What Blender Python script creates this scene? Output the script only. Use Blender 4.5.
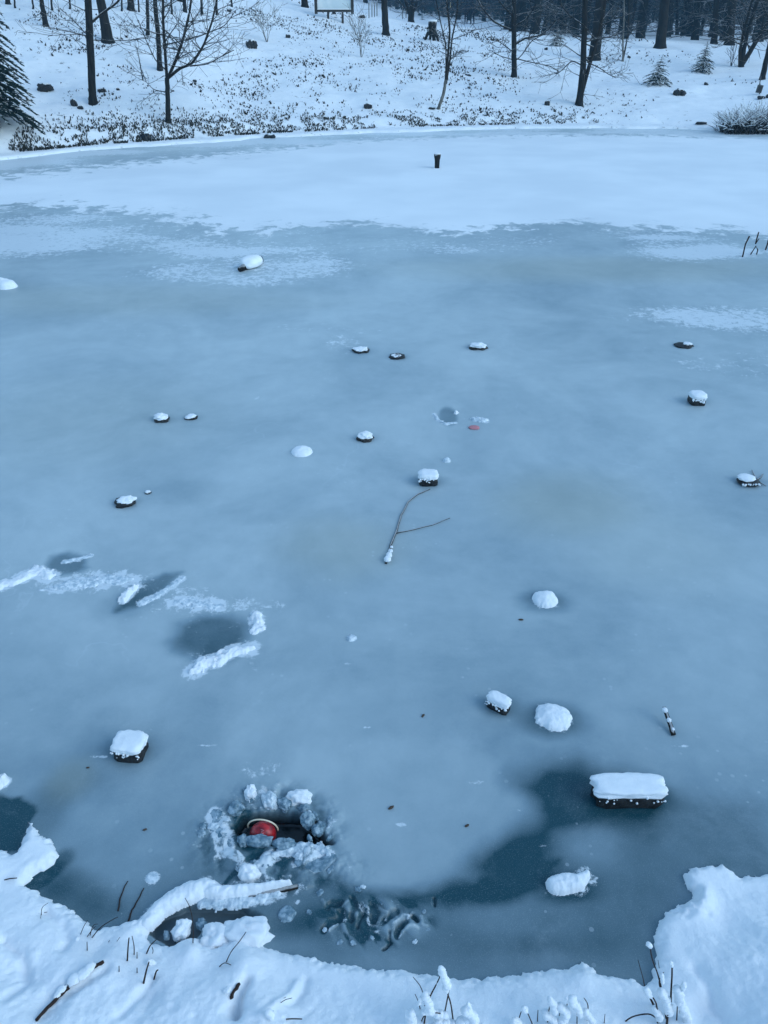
import bpy, math, random
import numpy as np
from mathutils import Vector, Matrix, noise as mnoise
R = math.radians
random.seed(7)
sc = bpy.context.scene
for o in list(bpy.data.objects): bpy.data.objects.remove(o)
C = sc.collection

# ------------------------------------------------------------ camera, sky, sun, exposure
CAMH = 2.5; F = 773.0; PITCH = math.atan(490/F)
cd = bpy.data.cameras.new('camera'); cam = bpy.data.objects.new('camera', cd); C.objects.link(cam)
cd.sensor_fit = 'VERTICAL'; cd.sensor_height = 24; cd.lens = 24*F/1024
cd.clip_start = .05; cd.clip_end = 1000
cam.location = (0, 0, CAMH); cam.rotation_euler = (math.pi/2-PITCH, 0, 0)
sc.camera = cam
w = bpy.data.worlds.new('World'); sc.world = w; w.use_nodes = True
nt = w.node_tree; bg = nt.nodes['Background']
sky = nt.nodes.new('ShaderNodeTexSky'); sky.sky_type = 'NISHITA'; sky.sun_disc = False
SUN_EL, SUN_ROT = R(35), R(115)
sky.sun_elevation = SUN_EL; sky.sun_rotation = SUN_ROT
sky.air_density = 1.0; sky.dust_density = 0.3; sky.ozone_density = 2
tn = nt.nodes.new('ShaderNodeMix'); tn.data_type = 'RGBA'; tn.blend_type = 'MULTIPLY'; tn.inputs[0].default_value = 1     # the cold cast of dusk cloud, everywhere alike
tn.inputs[7].default_value = (.90, 1.02, .96, 1); nt.links.new(sky.outputs[0], tn.inputs[6]); nt.links.new(tn.outputs[2], bg.inputs[0]); bg.inputs[1].default_value = .15
sl = bpy.data.lights.new('sun', 'SUN'); sun = bpy.data.objects.new('sun', sl); C.objects.link(sun)
sl.energy = .5; sl.angle = R(40); sl.color = (.80, .93, 1)
sun.rotation_euler = Vector((math.sin(SUN_ROT)*math.cos(SUN_EL), math.cos(SUN_ROT)*math.cos(SUN_EL), math.sin(SUN_EL))).to_track_quat('Z', 'Y').to_euler()
sc.view_settings.view_transform = 'Standard'; sc.view_settings.look = 'None'
sc.view_settings.gamma = 1; sc.view_settings.exposure = 1.02

# ------------------------------------------------------------ picture point -> place
cp, sp = math.cos(PITCH), math.sin(PITCH)
def ray(px, py):
    u = (px-384)/F; v = (512-py)/F
    return Vector((u, cp+v*sp, -sp+v*cp))
def G(px, py, z=0.0):
    d = ray(px, py); t = (z-CAMH)/d.z
    return Vector((d.x*t, d.y*t, z))
def P(px, py, Y):
    d = ray(px, py); t = Y/d.y
    return Vector((d.x*t, Y, CAMH+d.z*t))
def mpp(p):
    return (p.y*cp-(p.z-CAMH)*sp)/F

# ------------------------------------------------------------ noise
def _h(i, j, s):
    n = (i*374761393 + j*668265263 + s*1442695041) & 0xffffffff
    n = ((n ^ (n >> 13))*1274126177) & 0xffffffff
    return ((n ^ (n >> 16)) & 0xffff)/65535.0
def vn(x, y, s=0):
    x = np.asarray(x, float); y = np.asarray(y, float)
    i = np.floor(x).astype(np.int64); j = np.floor(y).astype(np.int64)
    fx = x-i; fy = y-j; fx = fx*fx*(3-2*fx); fy = fy*fy*(3-2*fy)
    a = _h(i, j, s); b = _h(i+1, j, s); c = _h(i, j+1, s); d = _h(i+1, j+1, s)
    return (a*(1-fx)+b*fx)*(1-fy)+(c*(1-fx)+d*fx)*fy
def fbm(x, y, s=0, o=4):
    t = 0; a = .5
    x = np.asarray(x, float); y = np.asarray(y, float)
    for k in range(o):
        x, y = .8*x-.6*y, .6*x+.8*y
        t = t+a*(vn(x*2**k+k*7.3, y*2**k+k*3.1, s+k)-.5); a *= .5
    return t*2        # about -1..1
def ss(a, b, x):
    t = np.clip((x-a)/(b-a), 0, 1); return t*t*(3-2*t)
def sdpoly(poly, x, y):
    """signed distance, positive outside"""
    x = np.asarray(x, float); y = np.asarray(y, float)
    d = np.full(x.shape, 1e9); ins = np.zeros(x.shape, bool)
    n = len(poly)
    for k in range(n):
        ax, ay = poly[k]; bx, by = poly[(k+1) % n]
        ex, ey = bx-ax, by-ay; L = ex*ex+ey*ey+1e-12
        t = np.clip(((x-ax)*ex+(y-ay)*ey)/L, 0, 1)
        d = np.minimum(d, (x-ax-t*ex)**2+(y-ay-t*ey)**2)
        if ay != by:
            c = ((ay > y) != (by > y)) & (x < (bx-ax)*(y-ay)/(by-ay)+ax)
            ins ^= c
    d = np.sqrt(d)
    return np.where(ins, -d, d)
def dline(pts, x, y):
    d = np.full(np.shape(x), 1e9); tt = np.zeros(np.shape(x)); n = len(pts)-1
    for k in range(n):
        ax, ay = pts[k][:2]; bx, by = pts[k+1][:2]
        ex, ey = bx-ax, by-ay; L = ex*ex+ey*ey+1e-12
        t = np.clip(((x-ax)*ex+(y-ay)*ey)/L, 0, 1)
        q = np.sqrt((x-ax-t*ex)**2+(y-ay-t*ey)**2)
        tt = np.where(q < d, (k+t)/n, tt); d = np.minimum(d, q)
    return d, tt

# ------------------------------------------------------------ the pond outline and land height
NEAR = [(0,852),(14,854),(22,845),(26,834),(29,823),(36,826),(46,838),(63,853),(56,863),(42,872),(26,886),(45,897),(72,912),(100,930),
        (116,926),(134,921),(150,917),(149,926),(147,936),(152,943),(170,946),(186,941),(200,938),(212,948),(228,942),(240,936),(262,944),(286,953),(318,961),(352,965),(398,971),(430,977),
        (462,981),(500,977),(540,971),(566,969),(582,963),(596,971),(620,979),(644,984),(653,978),(655,966),(655,945),(657,925),(664,914),
        (680,908),(690,902),(693,894),(684,884),(681,875),(690,869),(702,866),(722,866),(738,879),(752,877),(768,875)]
FAR = [(768,134),(740,133),(716,131),(660,129),(600,128),(520,129),(440,131),(380,133),(320,136),(260,139),(200,143),(150,147),(90,151),(40,156),(0,160)]
g2 = lambda p: tuple(G(*p)[:2])
POND = [g2(p) for p in NEAR]+[(1.7,1.68),(3,2.0),(7,2.6),(13,6),(14,13),(12.5,19)]+[g2(p) for p in FAR]+[(-12,15.5),(-16,11),(-12,4),(-5,2.4),(-1.9,1.8)]
CR_U = [-.60,-.42,-.22,-.10,-.03,.02,.08,.20,.33,.42,.6]
CR_H = [6.2, 5.6, 5.2, 3.7, 2.90,2.55,2.25,1.85,1.70,1.65,1.7]
def land(x, y, sd=None):
    x = np.asarray(x, float); y = np.asarray(y, float)
    if sd is None: sd = sdpoly(POND, x, y)
    near = y < 6
    e = sd + np.where(near, .012*fbm(x*22, y*22, 5, 4)+.012*fbm(x*70, y*70, 8, 2), .25*fbm(x*.9, y*.9, 11, 3))
    # near bank: a soft snow edge, then the bank rising under the photographer
    m = np.clip(e, 0, None)
    hn = .042*(1-np.exp(-m/.022)) + .26*m*ss(0, .35, m) + .10*np.clip(m-.6, 0, 1.2)**1.3
    hn = np.minimum(hn, 1.1)
    hn = hn + ss(0, .08, m)*(.030*fbm(x*3.6, y*3.6, 3, 2)+.0045*fbm(x*17, y*17, 4, 3))
    for (px, py, r, a) in DENTS:
        c = G(px, py, .12); rr = r*mpp(c)
        hn = hn + ss(0, .05, m)*a*np.exp(-(((x-c.x)**2+(y-c.y)**2)/(rr*rr)))
    for (pl, r, a) in CREASES:
        q = [G(*p, .10)[:2] for p in pl]; rr = r*mpp(G(*pl[0], .1))
        d, _ = dline(q, x, y)
        hn = hn + ss(0, .05, m)*a*np.exp(-(d/rr)**2)
    u = x/np.maximum(y, 4.0)
    Ch = np.interp(u, CR_U, CR_H); L = np.interp(u, [-.42,-.15,0,.2,.42], [30,26,19,16,16])
    f = np.clip(e, 0, None); t = np.clip((f-.5)/L, 0, 1)
    hf = .07*(1-np.exp(-f/.10)) + .10*ss(.45, 1.0, f) + (Ch-.17)*(1-(1-t)**1.55)
    rise = np.interp(u, [-.12, -.04, .04, .2], [.05, .022, .000, .002])
    hf = hf + np.clip(f-L, 0, 90)*rise + np.clip(f-L-36, 0, 80)*.028
    hf = hf + ss(.3, 2.5, f)*(1-.8*ss(L, L+8, f))*(.16*fbm(x*.33, y*.33, 21, 4)+.05*fbm(x*1.7, y*1.7, 23, 3))
    k = ss(3, 9, y)
    h = hn*(1-k)+hf*k
    return np.where(e > 0, h, -.12+.9*np.clip(e, -.05, 0))
DENTS = [(14,965,26,-.035),(45,1005,20,-.02),(62,955,20,.018),(110,958,26,.02),(160,965,26,.02),(244,957,18,.03),(215,985,30,.02),
         (95,935,12,-.012),(262,1000,26,.03),(234,1008,10,-.035),(150,985,10,-.02),(335,985,60,.018),(450,1000,50,.02),(560,1010,50,.03),
         (700,885,20,.035),(735,905,18,-.016),(720,950,50,.02),(712,1000,16,-.03),(740,1010,18,-.02),(26,945,18,.018),(190,1000,30,.02),
         (585,968,14,.02),(675,1005,20,.035),(425,1018,20,.035),(30,905,16,-.01),(188,940,12,.02),(30,855,14,.012)]
CREASES = [([(40,900),(58,915),(66,930),(60,940)], 5, -.016),([(236,1015),(238,995),(246,978)], 5, -.03),([(120,1015),(135,995),(150,975)], 5, -.015),
           ([(700,960),(712,975),(716,995),(730,1015)], 7, -.02),([(0,935),(20,950),(25,980),(8,1000)], 5, -.02),([(290,1000),(302,985),(305,970)],4,-.01),
           ([(262,1020),(290,990),(296,975)],4,.012),([(70,990),(90,975),(104,965)],6,-.015),([(690,905),(700,898),(712,902)],4,-.012)]
TS = np.geomspace(.6, 170, 2600)
def hit(px, py):
    d = ray(px, py)
    x = d.x*TS; y = d.y*TS; z = CAMH+d.z*TS
    b = z < np.maximum(land(x, y), 0)
    if not b.any(): return P(px, py, 60)
    i = int(np.argmax(b)); i = max(i, 1)
    lo, hi = TS[i-1], TS[i]
    t = np.linspace(lo, hi, 30)
    bb = CAMH+d.z*t < np.maximum(land(d.x*t, d.y*t), 0)
    t = t[int(np.argmax(bb))]
    return Vector((d.x*t, d.y*t, CAMH+d.z*t))
def gz(x, y): return float(max(land(np.array([x]), np.array([y]))[0], 0))

# ------------------------------------------------------------ objects
def props(o, label=None, cat=None, group=None, kind=None):
    if label: o['label'] = label
    if cat: o['category'] = cat
    if group: o['group'] = group
    if kind: o['kind'] = kind
    return o
def thing(name, label, cat, loc, group=None):
    o = bpy.data.objects.new(name, None); C.objects.link(o); o.location = loc
    o.empty_display_size = .05
    return props(o, label, cat, group)
class MB:
    def __init__(s): s.v = []; s.f = []
    def add(s, V, Fc):
        k = len(s.v); s.v.extend([tuple(a) for a in V]); s.f.extend([tuple(i+k for i in f) for f in Fc])
    def tube(s, pts, rad, n=6, cap=True):
        pts = [Vector(p) for p in pts]; V = []; Fc = []
        up = Vector((0.31, .17, .93))
        for i, p in enumerate(pts):
            t = (pts[min(i+1, len(pts)-1)]-pts[max(i-1, 0)])
            if t.length < 1e-9: t = Vector((0, 0, 1))
            t.normalize(); a = t.cross(up)
            if a.length < .05: a = t.cross(Vector((1, 0, 0)))
            a.normalize(); b = t.cross(a)
            r = rad[i] if hasattr(rad, '__len__') else rad
            for k in range(n):
                q = 2*math.pi*k/n; V.append(p+(a*math.cos(q)+b*math.sin(q))*r)
        for i in range(len(pts)-1):
            for k in range(n):
                Fc.append((i*n+k, i*n+(k+1) % n, (i+1)*n+(k+1) % n, (i+1)*n+k))
        if cap:
            Fc.append(tuple(range(n-1, -1, -1))); Fc.append(tuple(range((len(pts)-1)*n, len(pts)*n)))
        s.add(V, Fc)
    def box(s, c, sx, sy, sz, rz=0, tilt=0):
        M = Matrix.Translation(Vector(c)) @ Matrix.Rotation(rz, 4, 'Z') @ Matrix.Rotation(tilt, 4, 'Y')
        V = [M @ Vector((a*sx/2, b*sy/2, d*sz/2)) for a in (-1, 1) for b in (-1, 1) for d in (-1, 1)]
        s.add(V, [(0,1,3,2),(4,6,7,5),(0,4,5,1),(2,3,7,6),(0,2,6,4),(1,5,7,3)])
    def blob(s, c, r, rz=0, sq=1.0, amp=.1, fr=2.0, seed=0, sub=3, flat=None, tilt=0):
        """rounded lump; sq<1 makes it boxy; flat = cut the underside at that fraction"""
        V0, F0 = ico(sub); c = Vector(c); V = []
        M = Matrix.Rotation(rz, 3, 'Z') @ Matrix.Rotation(tilt, 3, 'Y')
        for p in V0:
            e_ = 2/sq if sq < 1 else 2; q = p/((abs(p.x)**e_+abs(p.y)**e_+abs(p.z)**e_)**(1/e_)); q = q*(1-.10*(1-sq))
            k = 1+amp*mnoise.fractal(p*fr+Vector((seed*3.7, seed*1.3, seed)), 1, 2, 4)
            q = Vector((q.x*r[0]*k, q.y*r[1]*k, q.z*r[2]*k))
            if flat is not None and q.z < -flat*r[2]: q.z = -flat*r[2]
            V.append(c+M @ q)
        s.add(V, F0)
    def build(s, name, m, parent=None, smooth=True, label=None, kind=None, **k):
        me = bpy.data.meshes.new(name)
        off = Vector(parent.location) if parent is not None else Vector((0, 0, 0))
        if parent is not None and parent.parent is not None: off = off+Vector(parent.parent.location)
        loc = k.pop('loc', None)
        if loc is not None: off = Vector(loc)
        V = np.array(s.v, float)-np.array(off)[None, :]
        me.from_pydata(V.tolist(), [], s.f); me.update()
        if smooth: me.polygons.foreach_set('use_smooth', [True]*len(me.polygons))
        me.materials.append(m)
        o = bpy.data.objects.new(name, me); C.objects.link(o)
        if parent is not None: o.parent = parent
        if loc is not None: o.location = loc
        if label: o['label'] = label
        if kind: o['kind'] = kind
        for a in k: o[a] = k[a]
        return o
_ico = {}
def ico(sub):
    if sub in _ico: return _ico[sub]
    import bmesh
    bm = bmesh.new(); bmesh.ops.create_icosphere(bm, subdivisions=sub, radius=1)
    bm.verts.ensure_lookup_table()
    r = ([v.co.copy() for v in bm.verts], [tuple(v.index for v in f.verts) for f in bm.faces]); bm.free()
    _ico[sub] = r; return r

def gridmesh(name, X, Y, Z, mat, attrs=None, keep=None, kind='structure'):
    ny, nx = X.shape
    V = np.stack([X, Y, Z], -1).reshape(-1, 3)
    a = np.arange(ny*nx).reshape(ny, nx)
    q = np.stack([a[:-1, :-1], a[:-1, 1:], a[1:, 1:], a[1:, :-1]], -1).reshape(-1, 4)
    if keep is not None:
        kf = (keep[:-1, :-1] | keep[:-1, 1:] | keep[1:, 1:] | keep[1:, :-1]).reshape(-1); q = q[kf]
    me = bpy.data.meshes.new(name)
    me.vertices.add(len(V)); me.vertices.foreach_set('co', V.astype(np.float32).ravel())
    me.loops.add(q.size); me.loops.foreach_set('vertex_index', q.ravel().astype(np.int32))
    me.polygons.add(len(q)); me.polygons.foreach_set('loop_start', np.arange(0, q.size, 4, dtype=np.int32))
    me.polygons.foreach_set('loop_total', np.full(len(q), 4, np.int32))
    me.update(calc_edges=True); me.polygons.foreach_set('use_smooth', np.ones(len(q), bool))
    for n_, A in (attrs or {}).items():
        at = me.attributes.new(n_, 'FLOAT', 'POINT'); at.data.foreach_set('value', A.astype(np.float32).ravel())
    me.materials.append(mat)
    o = bpy.data.objects.new(name, me); C.objects.link(o); o['kind'] = kind
    return o

# ------------------------------------------------------------ materials
class NT:
    def __init__(s, name):
        s.m = bpy.data.materials.new(name); s.m.use_nodes = True; s.t = s.m.node_tree
        s.b = s.t.nodes['Principled BSDF']; s.tc = s.t.nodes.new('ShaderNodeNewGeometry')
    def put(s, sock, v):
        if isinstance(v, bpy.types.NodeSocket): s.t.links.new(v, sock)
        elif v is not None: sock.default_value = v
    def noise(s, scale, det=4, rough=.55, vec=None, dist=0):
        n = s.t.nodes.new('ShaderNodeTexNoise'); n.inputs['Scale'].default_value = scale; n.inputs['Detail'].default_value = det
        n.inputs['Roughness'].default_value = rough; n.inputs['Distortion'].default_value = dist
        s.t.links.new(vec or s.tc.outputs['Position'], n.inputs['Vector']); return n.outputs['Fac']
    def math(s, op, a, b=None, c=None, clamp=False):
        n = s.t.nodes.new('ShaderNodeMath'); n.operation = op; n.use_clamp = clamp
        s.put(n.inputs[0], a); s.put(n.inputs[1], b)
        if c is not None: s.put(n.inputs[2], c)
        return n.outputs[0]
    def rng(s, v, a, b, c=0., d=1., smooth=True):
        n = s.t.nodes.new('ShaderNodeMapRange'); n.interpolation_type = 'SMOOTHSTEP' if smooth else 'LINEAR'
        s.put(n.inputs[0], v)
        for i, q in enumerate((a, b, c, d)): s.put(n.inputs[i+1], q)
        return n.outputs[0]
    def mix(s, f, a, b):
        n = s.t.nodes.new('ShaderNodeMix'); n.data_type = 'RGBA'
        s.put(n.inputs[0], f)
        for i, q in ((6, a), (7, b)):
            s.put(n.inputs[i], q if isinstance(q, bpy.types.NodeSocket) else (*q, 1))
        return n.outputs[2]
    def attr(s, name):
        n = s.t.nodes.new('ShaderNodeAttribute'); n.attribute_name = name; return n.outputs['Fac']
    def bump(s, h, st, dist=.01, nrm=None):
        n = s.t.nodes.new('ShaderNodeBump'); s.put(n.inputs['Strength'], st); n.inputs['Distance'].default_value = dist
        s.put(n.inputs['Height'], h)
        if nrm is not None: s.put(n.inputs['Normal'], nrm)
        return n.outputs[0]
    def set(s, col=None, rough=None, spec=None, nrm=None):
        if col is not None: s.put(s.b.inputs['Base Color'], col if isinstance(col, bpy.types.NodeSocket) else (*col, 1))
        s.put(s.b.inputs['Roughness'], rough); s.put(s.b.inputs['Specular IOR Level'], spec); s.put(s.b.inputs['Normal'], nrm)
        return s.m
    def upz(s):
        n = s.t.nodes.new('ShaderNodeSeparateXYZ'); s.t.links.new(s.tc.outputs['Normal'], n.inputs[0]); return n.outputs[2]

SNOWC = (.86, .87, .88)
def m_snow(name, sc_=1.0, grain=.35, dirt=False):
    n = NT(name); a = n.noise(14*sc_, 5, .6); b = n.noise(160*sc_, 3, .6)
    col = n.mix(n.rng(a, .35, .7), (.80, .82, .84), SNOWC)
    if dirt:
        d = n.noise(5.5, 5, .7); e = n.noise(1.1, 3, .5)
        f = n.math('MULTIPLY', n.rng(d, .60, .66), n.rng(e, .42, .62))
        col = n.mix(n.math('MULTIPLY', f, .75), col, (.10, .10, .09))
    nn = n.bump(a, .14, .03/sc_); nn = n.bump(b, grain, .006/sc_, nn)
    return n.set(col, .75, .25, nn)
M = {}
M['snow'] = m_snow('snow', 1.0)
M['snowfar'] = m_snow('snow_on_slope', .25, .5, True)
M['frost'] = (lambda n: n.set(n.mix(n.rng(n.noise(60, 4), .35, .65), (.42, .52, .58), (.74, .79, .82)), .45, .4, n.bump(n.noise(220, 3), .6, .004)))(NT('frosty_snow'))
M['slush'] = (lambda n: n.set(n.mix(n.rng(n.noise(45, 4), .35, .7), (.09, .17, .22), (.36, .46, .52)), .22, .5, n.bump(n.noise(120, 4), .7, .006)))(NT('slushy_ice'))
def m_bark(name, c1, c2, snow=.55, lo=.45, scale=9):
    n = NT(name); mp = n.t.nodes.new('ShaderNodeMapping'); mp.inputs['Scale'].default_value = (3, 3, .6)
    n.t.links.new(n.tc.outputs['Position'], mp.inputs[0])
    a = n.noise(scale, 5, .7, mp.outputs[0]); col = n.mix(n.rng(a, .3, .7), c1, c2)
    s = n.math('ADD', n.upz(), n.math('MULTIPLY', n.math('SUBTRACT', n.noise(14, 3), .5), 1.2))
    f = n.math('MULTIPLY', n.rng(s, lo, lo+.25), snow)
    return n.set(n.mix(f, col, SNOWC), .9, .15, n.bump(a, .8, .03))
M['bark'] = m_bark('dark_bark', (.008, .008, .008), (.028, .025, .022), .4)
M['barkfar'] = m_bark('far_bark', (.008, .010, .011), (.026, .028, .028), .3, .6)
M['birch'] = m_bark('pale_bark', (.07, .065, .055), (.22, .21, .19), .6)
M['twig'] = m_bark('twig_bark', (.010, .009, .008), (.035, .028, .022), .55, .55, 20)
M['stem'] = (lambda n: n.set(n.mix(n.noise(60), (.014, .009, .008), (.055, .032, .024)), .8, .2))(NT('brown_stem'))
M['rock'] = (lambda n: n.set(n.mix(n.rng(n.noise(40, 5), .35, .7), (.006, .006, .007), (.030, .029, .028)), .55, .4, n.bump(n.noise(90, 5), .7, .006)))(NT('dark_wet_stone'))
M['litter'] = m_bark('litter', (.012, .011, .009), (.05, .042, .03), .3, .7, 20)
M['needle'] = (lambda n: n.set(n.mix(n.rng(n.noise(3, 3), .35, .65), (.008, .018, .016), (.022, .042, .036)), .8, .2))(NT('needles'))
M['needleb'] = (lambda n: n.set(n.mix(n.rng(n.noise(5, 3), .35, .65), (.014, .032, .034), (.04, .075, .08)), .8, .2))(NT('blue_needles'))
M['paint'] = (lambda n: n.set(n.mix(n.noise(12), (.02, .016, .013), (.05, .04, .032)), .7, .3))(NT('stained_timber'))
M['grass'] = (lambda n: n.set(n.mix(n.noise(4), (.014, .015, .012), (.06, .056, .042)), .9, .1))(NT('dead_grass'))
M['panel'] = (lambda n: n.set(n.mix(n.rng(n.noise(1.6, 3), .4, .6), (.62, .68, .70), (.78, .80, .80)), .5, .3))(NT('board_panel'))
M['cloth'] = (lambda n: n.set(n.mix(n.noise(8), (.008, .009, .012), (.03, .03, .038)), .9, .1))(NT('dark_clothes'))
M['skin'] = (lambda n: n.set((.42, .26, .19), .6, .3))(NT('skin'))
M['metal'] = (lambda n: n.set(n.mix(n.noise(20), (.03, .035, .04), (.07, .075, .08)), .5, .4))(NT('grey_metal'))
M['red'] = (lambda n: n.set(n.mix(n.rng(n.noise(50, 4), .3, .7), (.16, .006, .012), (.52, .018, .022)), .35, .5))(NT('red_paint'))
M['gold'] = (lambda n: n.set((.75, .62, .45), .35, .5))(NT('pale_rim'))
M['print'] = (lambda n: n.set((.75, .45, .45), .5, .3))(NT('white_print'))
M['pink'] = (lambda n: n.set(n.mix(n.noise(60), (.45, .16, .18), (.60, .25, .26)), .5, .3))(NT('pink_plastic'))
M['leaf'] = (lambda n: n.set((.08, .055, .04), .8, .2))(NT('dead_leaf'))

# ice
def m_ice():
    n = NT('pond_ice')
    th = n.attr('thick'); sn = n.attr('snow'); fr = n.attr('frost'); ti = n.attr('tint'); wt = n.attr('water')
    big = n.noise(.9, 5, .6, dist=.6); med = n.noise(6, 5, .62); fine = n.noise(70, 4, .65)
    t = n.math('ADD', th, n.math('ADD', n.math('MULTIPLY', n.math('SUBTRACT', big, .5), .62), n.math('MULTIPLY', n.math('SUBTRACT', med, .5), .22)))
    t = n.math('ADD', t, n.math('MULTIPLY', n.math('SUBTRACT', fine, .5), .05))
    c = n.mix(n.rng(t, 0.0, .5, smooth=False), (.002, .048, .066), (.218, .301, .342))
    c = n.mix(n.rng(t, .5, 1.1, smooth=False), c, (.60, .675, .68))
    c = n.mix(n.math('MULTIPLY', ti, .75), c, (.33, .36, .30))
    # frost: speckled thin snow grains
    sp1 = n.noise(11, 8, .82, dist=.3)
    f = n.rng(n.math('ADD', sp1, n.math('MULTIPLY', fr, .31)), .64, .74)
    f = n.math('MULTIPLY', f, n.rng(fr, .02, .35))
    c = n.mix(n.math('MULTIPLY', f, .82), c, (.72, .77, .80))
    # trapped bubbles, hairline cracks, rime grain
    vo = n.t.nodes.new('ShaderNodeTexVoronoi'); vo.inputs['Scale'].default_value = 16; n.t.links.new(n.tc.outputs['Position'], vo.inputs['Vector'])
    bb = n.math('MULTIPLY', n.math('LESS_THAN', vo.outputs['Distance'], .13), n.rng(n.noise(2.2, 3), .50, .62)); c = n.mix(n.math('MULTIPLY', bb, .22), c, (.66, .71, .74))
    vc = n.t.nodes.new('ShaderNodeTexVoronoi'); vc.feature = 'DISTANCE_TO_EDGE'; vc.inputs['Scale'].default_value = .55
    wp = n.t.nodes.new('ShaderNodeVectorMath'); wp.operation = 'MULTIPLY_ADD'; nz_ = n.t.nodes.new('ShaderNodeTexNoise'); nz_.inputs['Scale'].default_value = 1.6; nz_.inputs['Detail'].default_value = 5
    n.t.links.new(n.tc.outputs['Position'], nz_.inputs['Vector']); n.t.links.new(nz_.outputs['Color'], wp.inputs[0]); wp.inputs[1].default_value = (.9, .9, .9); n.t.links.new(n.tc.outputs['Position'], wp.inputs[2]); n.t.links.new(wp.outputs[0], vc.inputs['Vector'])
    ck = n.math('MULTIPLY', n.rng(vc.outputs['Distance'], .004, .0), n.rng(n.noise(.8, 2), .50, .60)); c = n.mix(n.math('MULTIPLY', ck, .22), c, (.60, .66, .70))
    gr = n.noise(260, 2, .6); c = n.mix(n.math('MULTIPLY', n.rng(gr, .52, .75), .16), c, (.56, .63, .66)); c = n.mix(n.math('MULTIPLY', n.rng(n.noise(2.6, 7, .72, dist=.5), .50, .72), .13), c, (.50, .58, .62))
    # snow cover, ragged edge
    sp2 = n.noise(3.2, 7, .72, dist=.4)
    s = n.rng(n.math('ADD', sn, n.math('MULTIPLY', n.math('SUBTRACT', sp2, .5), 1.15)), .44, .56)
    sc2 = n.mix(n.rng(n.noise(.5, 3), .3, .7), (.74, .77, .79), (.84, .86, .87))
    c = n.mix(s, c, sc2)
    c = n.mix(wt, c, (.004, .008, .010))
    r = n.mix(s, (.42,)*3, (.8,)*3); r = n.mix(wt, r, (.08,)*3)
    b = n.bump(med, .18, .01); b = n.bump(fine, .22, .003, b); b = n.bump(s, .5, .01, b)
    b = n.bump(f, .3, .003, b)
    return n.set(c, r, .42, b)
M['ice'] = m_ice()

# ------------------------------------------------------------ ground: near bank and far hillside
def axis(*segs):
    out = []
    for a, b, n in segs: out.extend(np.linspace(a, b, n, endpoint=False))
    out.append(segs[-1][1]); return np.array(out)
xs = axis((-90, -20, 14), (-20, -1.7, 60), (-1.7, 1.7, 640), (1.7, 20, 60), (20, 90, 14))
ys = axis((-60, -3, 16), (-3, .8, 26), (.8, 2.0, 230), (2.0, 5, 30))
X, Y = np.meshgrid(xs, ys); Z = land(X, Y)
gridmesh('snowy_bank', X, Y, Z, M['snow'], keep=Z > -.06)
xs = axis((-160, -40, 24), (-40, -12, 56), (-12, 12, 230), (12, 40, 56), (40, 160, 24))
ys = axis((5, 17, 36), (17, 46, 270), (46, 170, 70))
X, Y = np.meshgrid(xs, ys); Z = land(X, Y)
gridmesh('snowy_hillside', X, Y, Z, M['snowfar'], keep=Z > -.06)

# ------------------------------------------------------------ ice sheet
ys = np.concatenate([axis((.5, 1.1, 30), (1.1, 2.2, 280))[:-1], np.geomspace(2.2, 34, 440)])
rs = np.concatenate([[-12, -8, -5, -3.5, -2.5, -1.8, -1.4, -1.1], np.linspace(-.92, .92, 560), [1.1, 1.4, 1.8, 2.5, 3.5, 5, 8, 12]])
Rr, Y = np.meshgrid(rs, ys); X = Rr*Y
def ell(px, py, rx, ry, soft=.5, rot=0):
    """1 inside an ellipse laid on the ice, fading out"""
    c = G(px, py); m = mpp(c); ax = rx*m; ay = abs(G(px, py-ry).y-G(px, py+ry).y)/2
    dx, dy = X-c.x, Y-c.y
    if rot:
        dx, dy = dx*math.cos(rot)+dy*math.sin(rot), -dx*math.sin(rot)+dy*math.cos(rot)
    d = np.sqrt((dx/ax)**2+(dy/ay)**2)+.25*fbm(X/ax*.8, Y/ay*.8, int(px), 3)
    return 1-ss(1-soft, 1+soft, d)
def pol(pts, soft_px):
    q = [g2(p) for p in pts]; c = G(*pts[0]); s = soft_px*mpp(c)
    d = sdpoly(q, X, Y)+s*.8*fbm(X/s/2.5, Y/s/2.5, len(pts), 3)
    return 1-ss(-s, s, d)
def lin(pts, wpx, soft=.6):
    q = [g2(p) for p in pts]; w_ = wpx*mpp(G(*pts[len(pts)//2])); d, _ = dline(q, X, Y)
    return 1-ss(w_*(1-soft), w_*(1+soft), d)
pond_sd = -sdpoly(POND, X, Y)           # positive out on the ice
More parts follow.
